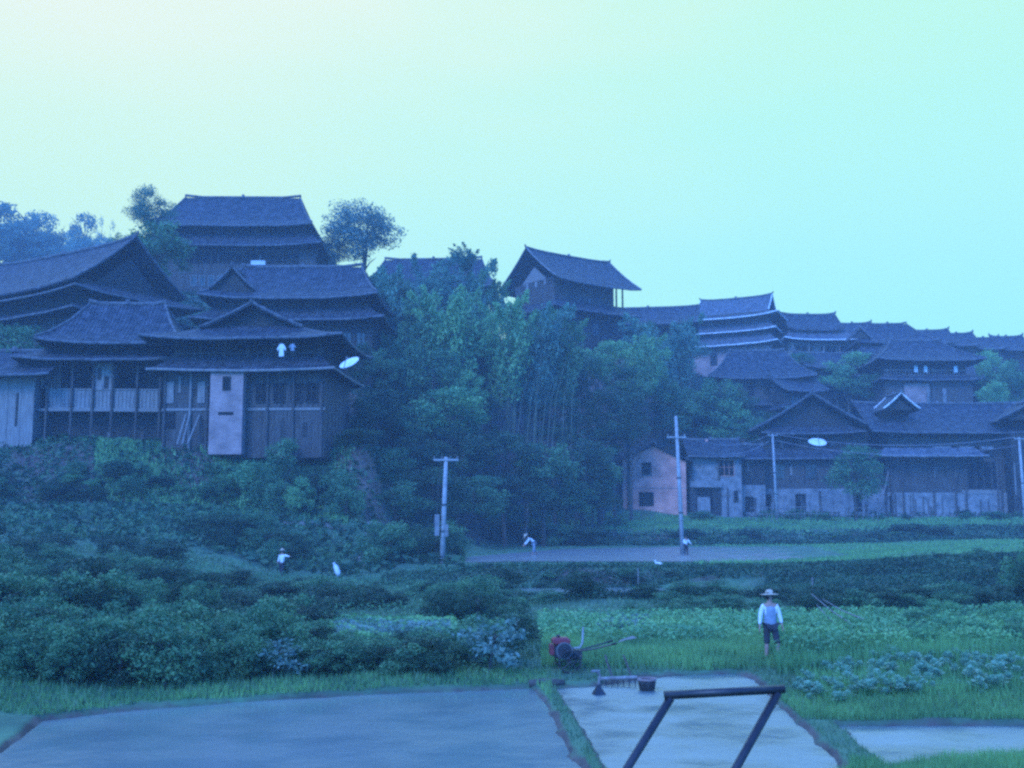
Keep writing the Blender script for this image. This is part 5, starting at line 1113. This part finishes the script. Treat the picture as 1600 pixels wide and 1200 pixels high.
for s_ in (-1, 1): MB().tube([(0, .04*s_, .1), (0, .05*s_, .0), (-.05, .05*s_, .0)], .010, 5).build('leg', M['straw'], r)
# fence of sticks before the gable-front house, stakes and dry branches
r = empty('stick_fence', at(1270, 117.6), 0, 'rickety stick fence in front of the gable-front house', 'fence'); r.rotation_euler = (0, 0, R(-1)); k = 117.6/F
for i in range(24):
    x = (-100+i*8.6)*k+rnd.uniform(-.1, .1); MB().tube([(x, 0, -.4), (x+rnd.uniform(-.12, .12), 0, 1.6+rnd.uniform(-.5, .6))], [.045, .03], 5).build('stake', M[rnd.choice(['wood', 'wood_pale', 'wood_pale'])], r)
for z in (.65, 1.35): MB().tube([(-101*k, -.06, z), (0, -.06, z+.1), (101*k, -.06, z-.05)], .035, 5).build('rail', M['wood_pale'], r)
for (px, py0, py1, d, lb) in ((994, 930, 886, 50, 'thin pale stake standing by the ditch in the middle'), (1262, 935, 900, 40, 'thin pale stake at the left end of the dark hedge')):
    a = at(px, d); tag(MB().tube([a-Vector((0, 0, .3)), (a.x+.02, d, CZ+(808-py1)/F*d)], [.03, .022], 6).build('stake', M['wood_pale']), lb, 'stake')
for i, (x0, y0, x1, y1) in enumerate(((1268, 928, 1330, 975), (1276, 945, 1318, 985), (1285, 936, 1350, 968))):
    a, b_ = P(x0, y0, 33), P(x1, y1, 30.5); tag(MB().tube([a, a.lerp(b_, .5)-Vector((0, 0, .05)), b_], [.012, .016, .02], 5).build('dry_branch', M['wood_pale']), 'dry bare branch slanting out of the crops right of the standing person', 'branch', 'dry branches in the crops')
r = empty('stone_steps', at(572, 64), R(-4), 'flight of rough pale stone steps climbing between the bushes', 'steps')
for i in range(9):
    y = 64+i*1.25; x = (572-800)/F*y; zz_ = gz(x, y)-r.location.z; MB().box(x-r.location.x-.5, x-r.location.x+.5, i*1.25-.3, i*1.25+.35, zz_-.1, zz_+.13).build('step', M['plaster'], r)
# ------------------------------------------------------------------ near pipe frame on the road embankment
d = 5.; A = P(1048, 1086, d); B = P(1216, 1077, d); r = empty('pipe_frame', (A.x, d, 1.2), 0, 'dark pipe frame with two slanting legs and a top bar, close to the camera', 'metal frame')
Lc = lambda v: Vector(v)-r.location
def leg(a, px, py):
    b = P(px, py, d); t = (a.z-1.15)/(a.z-b.z); return a+(b-a)*t
MB().tube([Lc(A+(A-B)*.06), Lc(B+(B-A)*.06)], .019, 12).build('top_bar', M['steel'], r, True)
for a, q in ((A, (978, 1200)), (B, (1148, 1200))):
    e = leg(a, *q); MB().tube([Lc(a-Vector((0, 0, .012))), Lc(e)], .019, 12).build('leg', M['steel'], r, True)
a, b_ = leg(A, 978, 1200), leg(B, 1148, 1200); MB().tube([Lc(a.lerp(A, .15)), Lc(b_.lerp(B, .15))], .017, 12).build('lower_bar', M['steel'], r, True)

# ------------------------------------------------------------------ haze: one closed box of even density
hz = MB().box(-430, 430, -70, 310, -7, 80).build('haze', None)
hm = bpy.data.materials.new('evening_haze'); hm.use_nodes = True; n_ = hm.node_tree.nodes
n_.remove(n_['Principled BSDF']); pv = n_.new('ShaderNodeVolumePrincipled')
pv.inputs['Color'].default_value = (.66, .84, 1.0, 1); pv.inputs['Density'].default_value = .0011; pv.inputs['Anisotropy'].default_value = 0.
hm.node_tree.links.new(pv.outputs[0], n_['Material Output'].inputs['Volume'])
hz.data.materials.append(hm); tag(hz, kind='stuff')
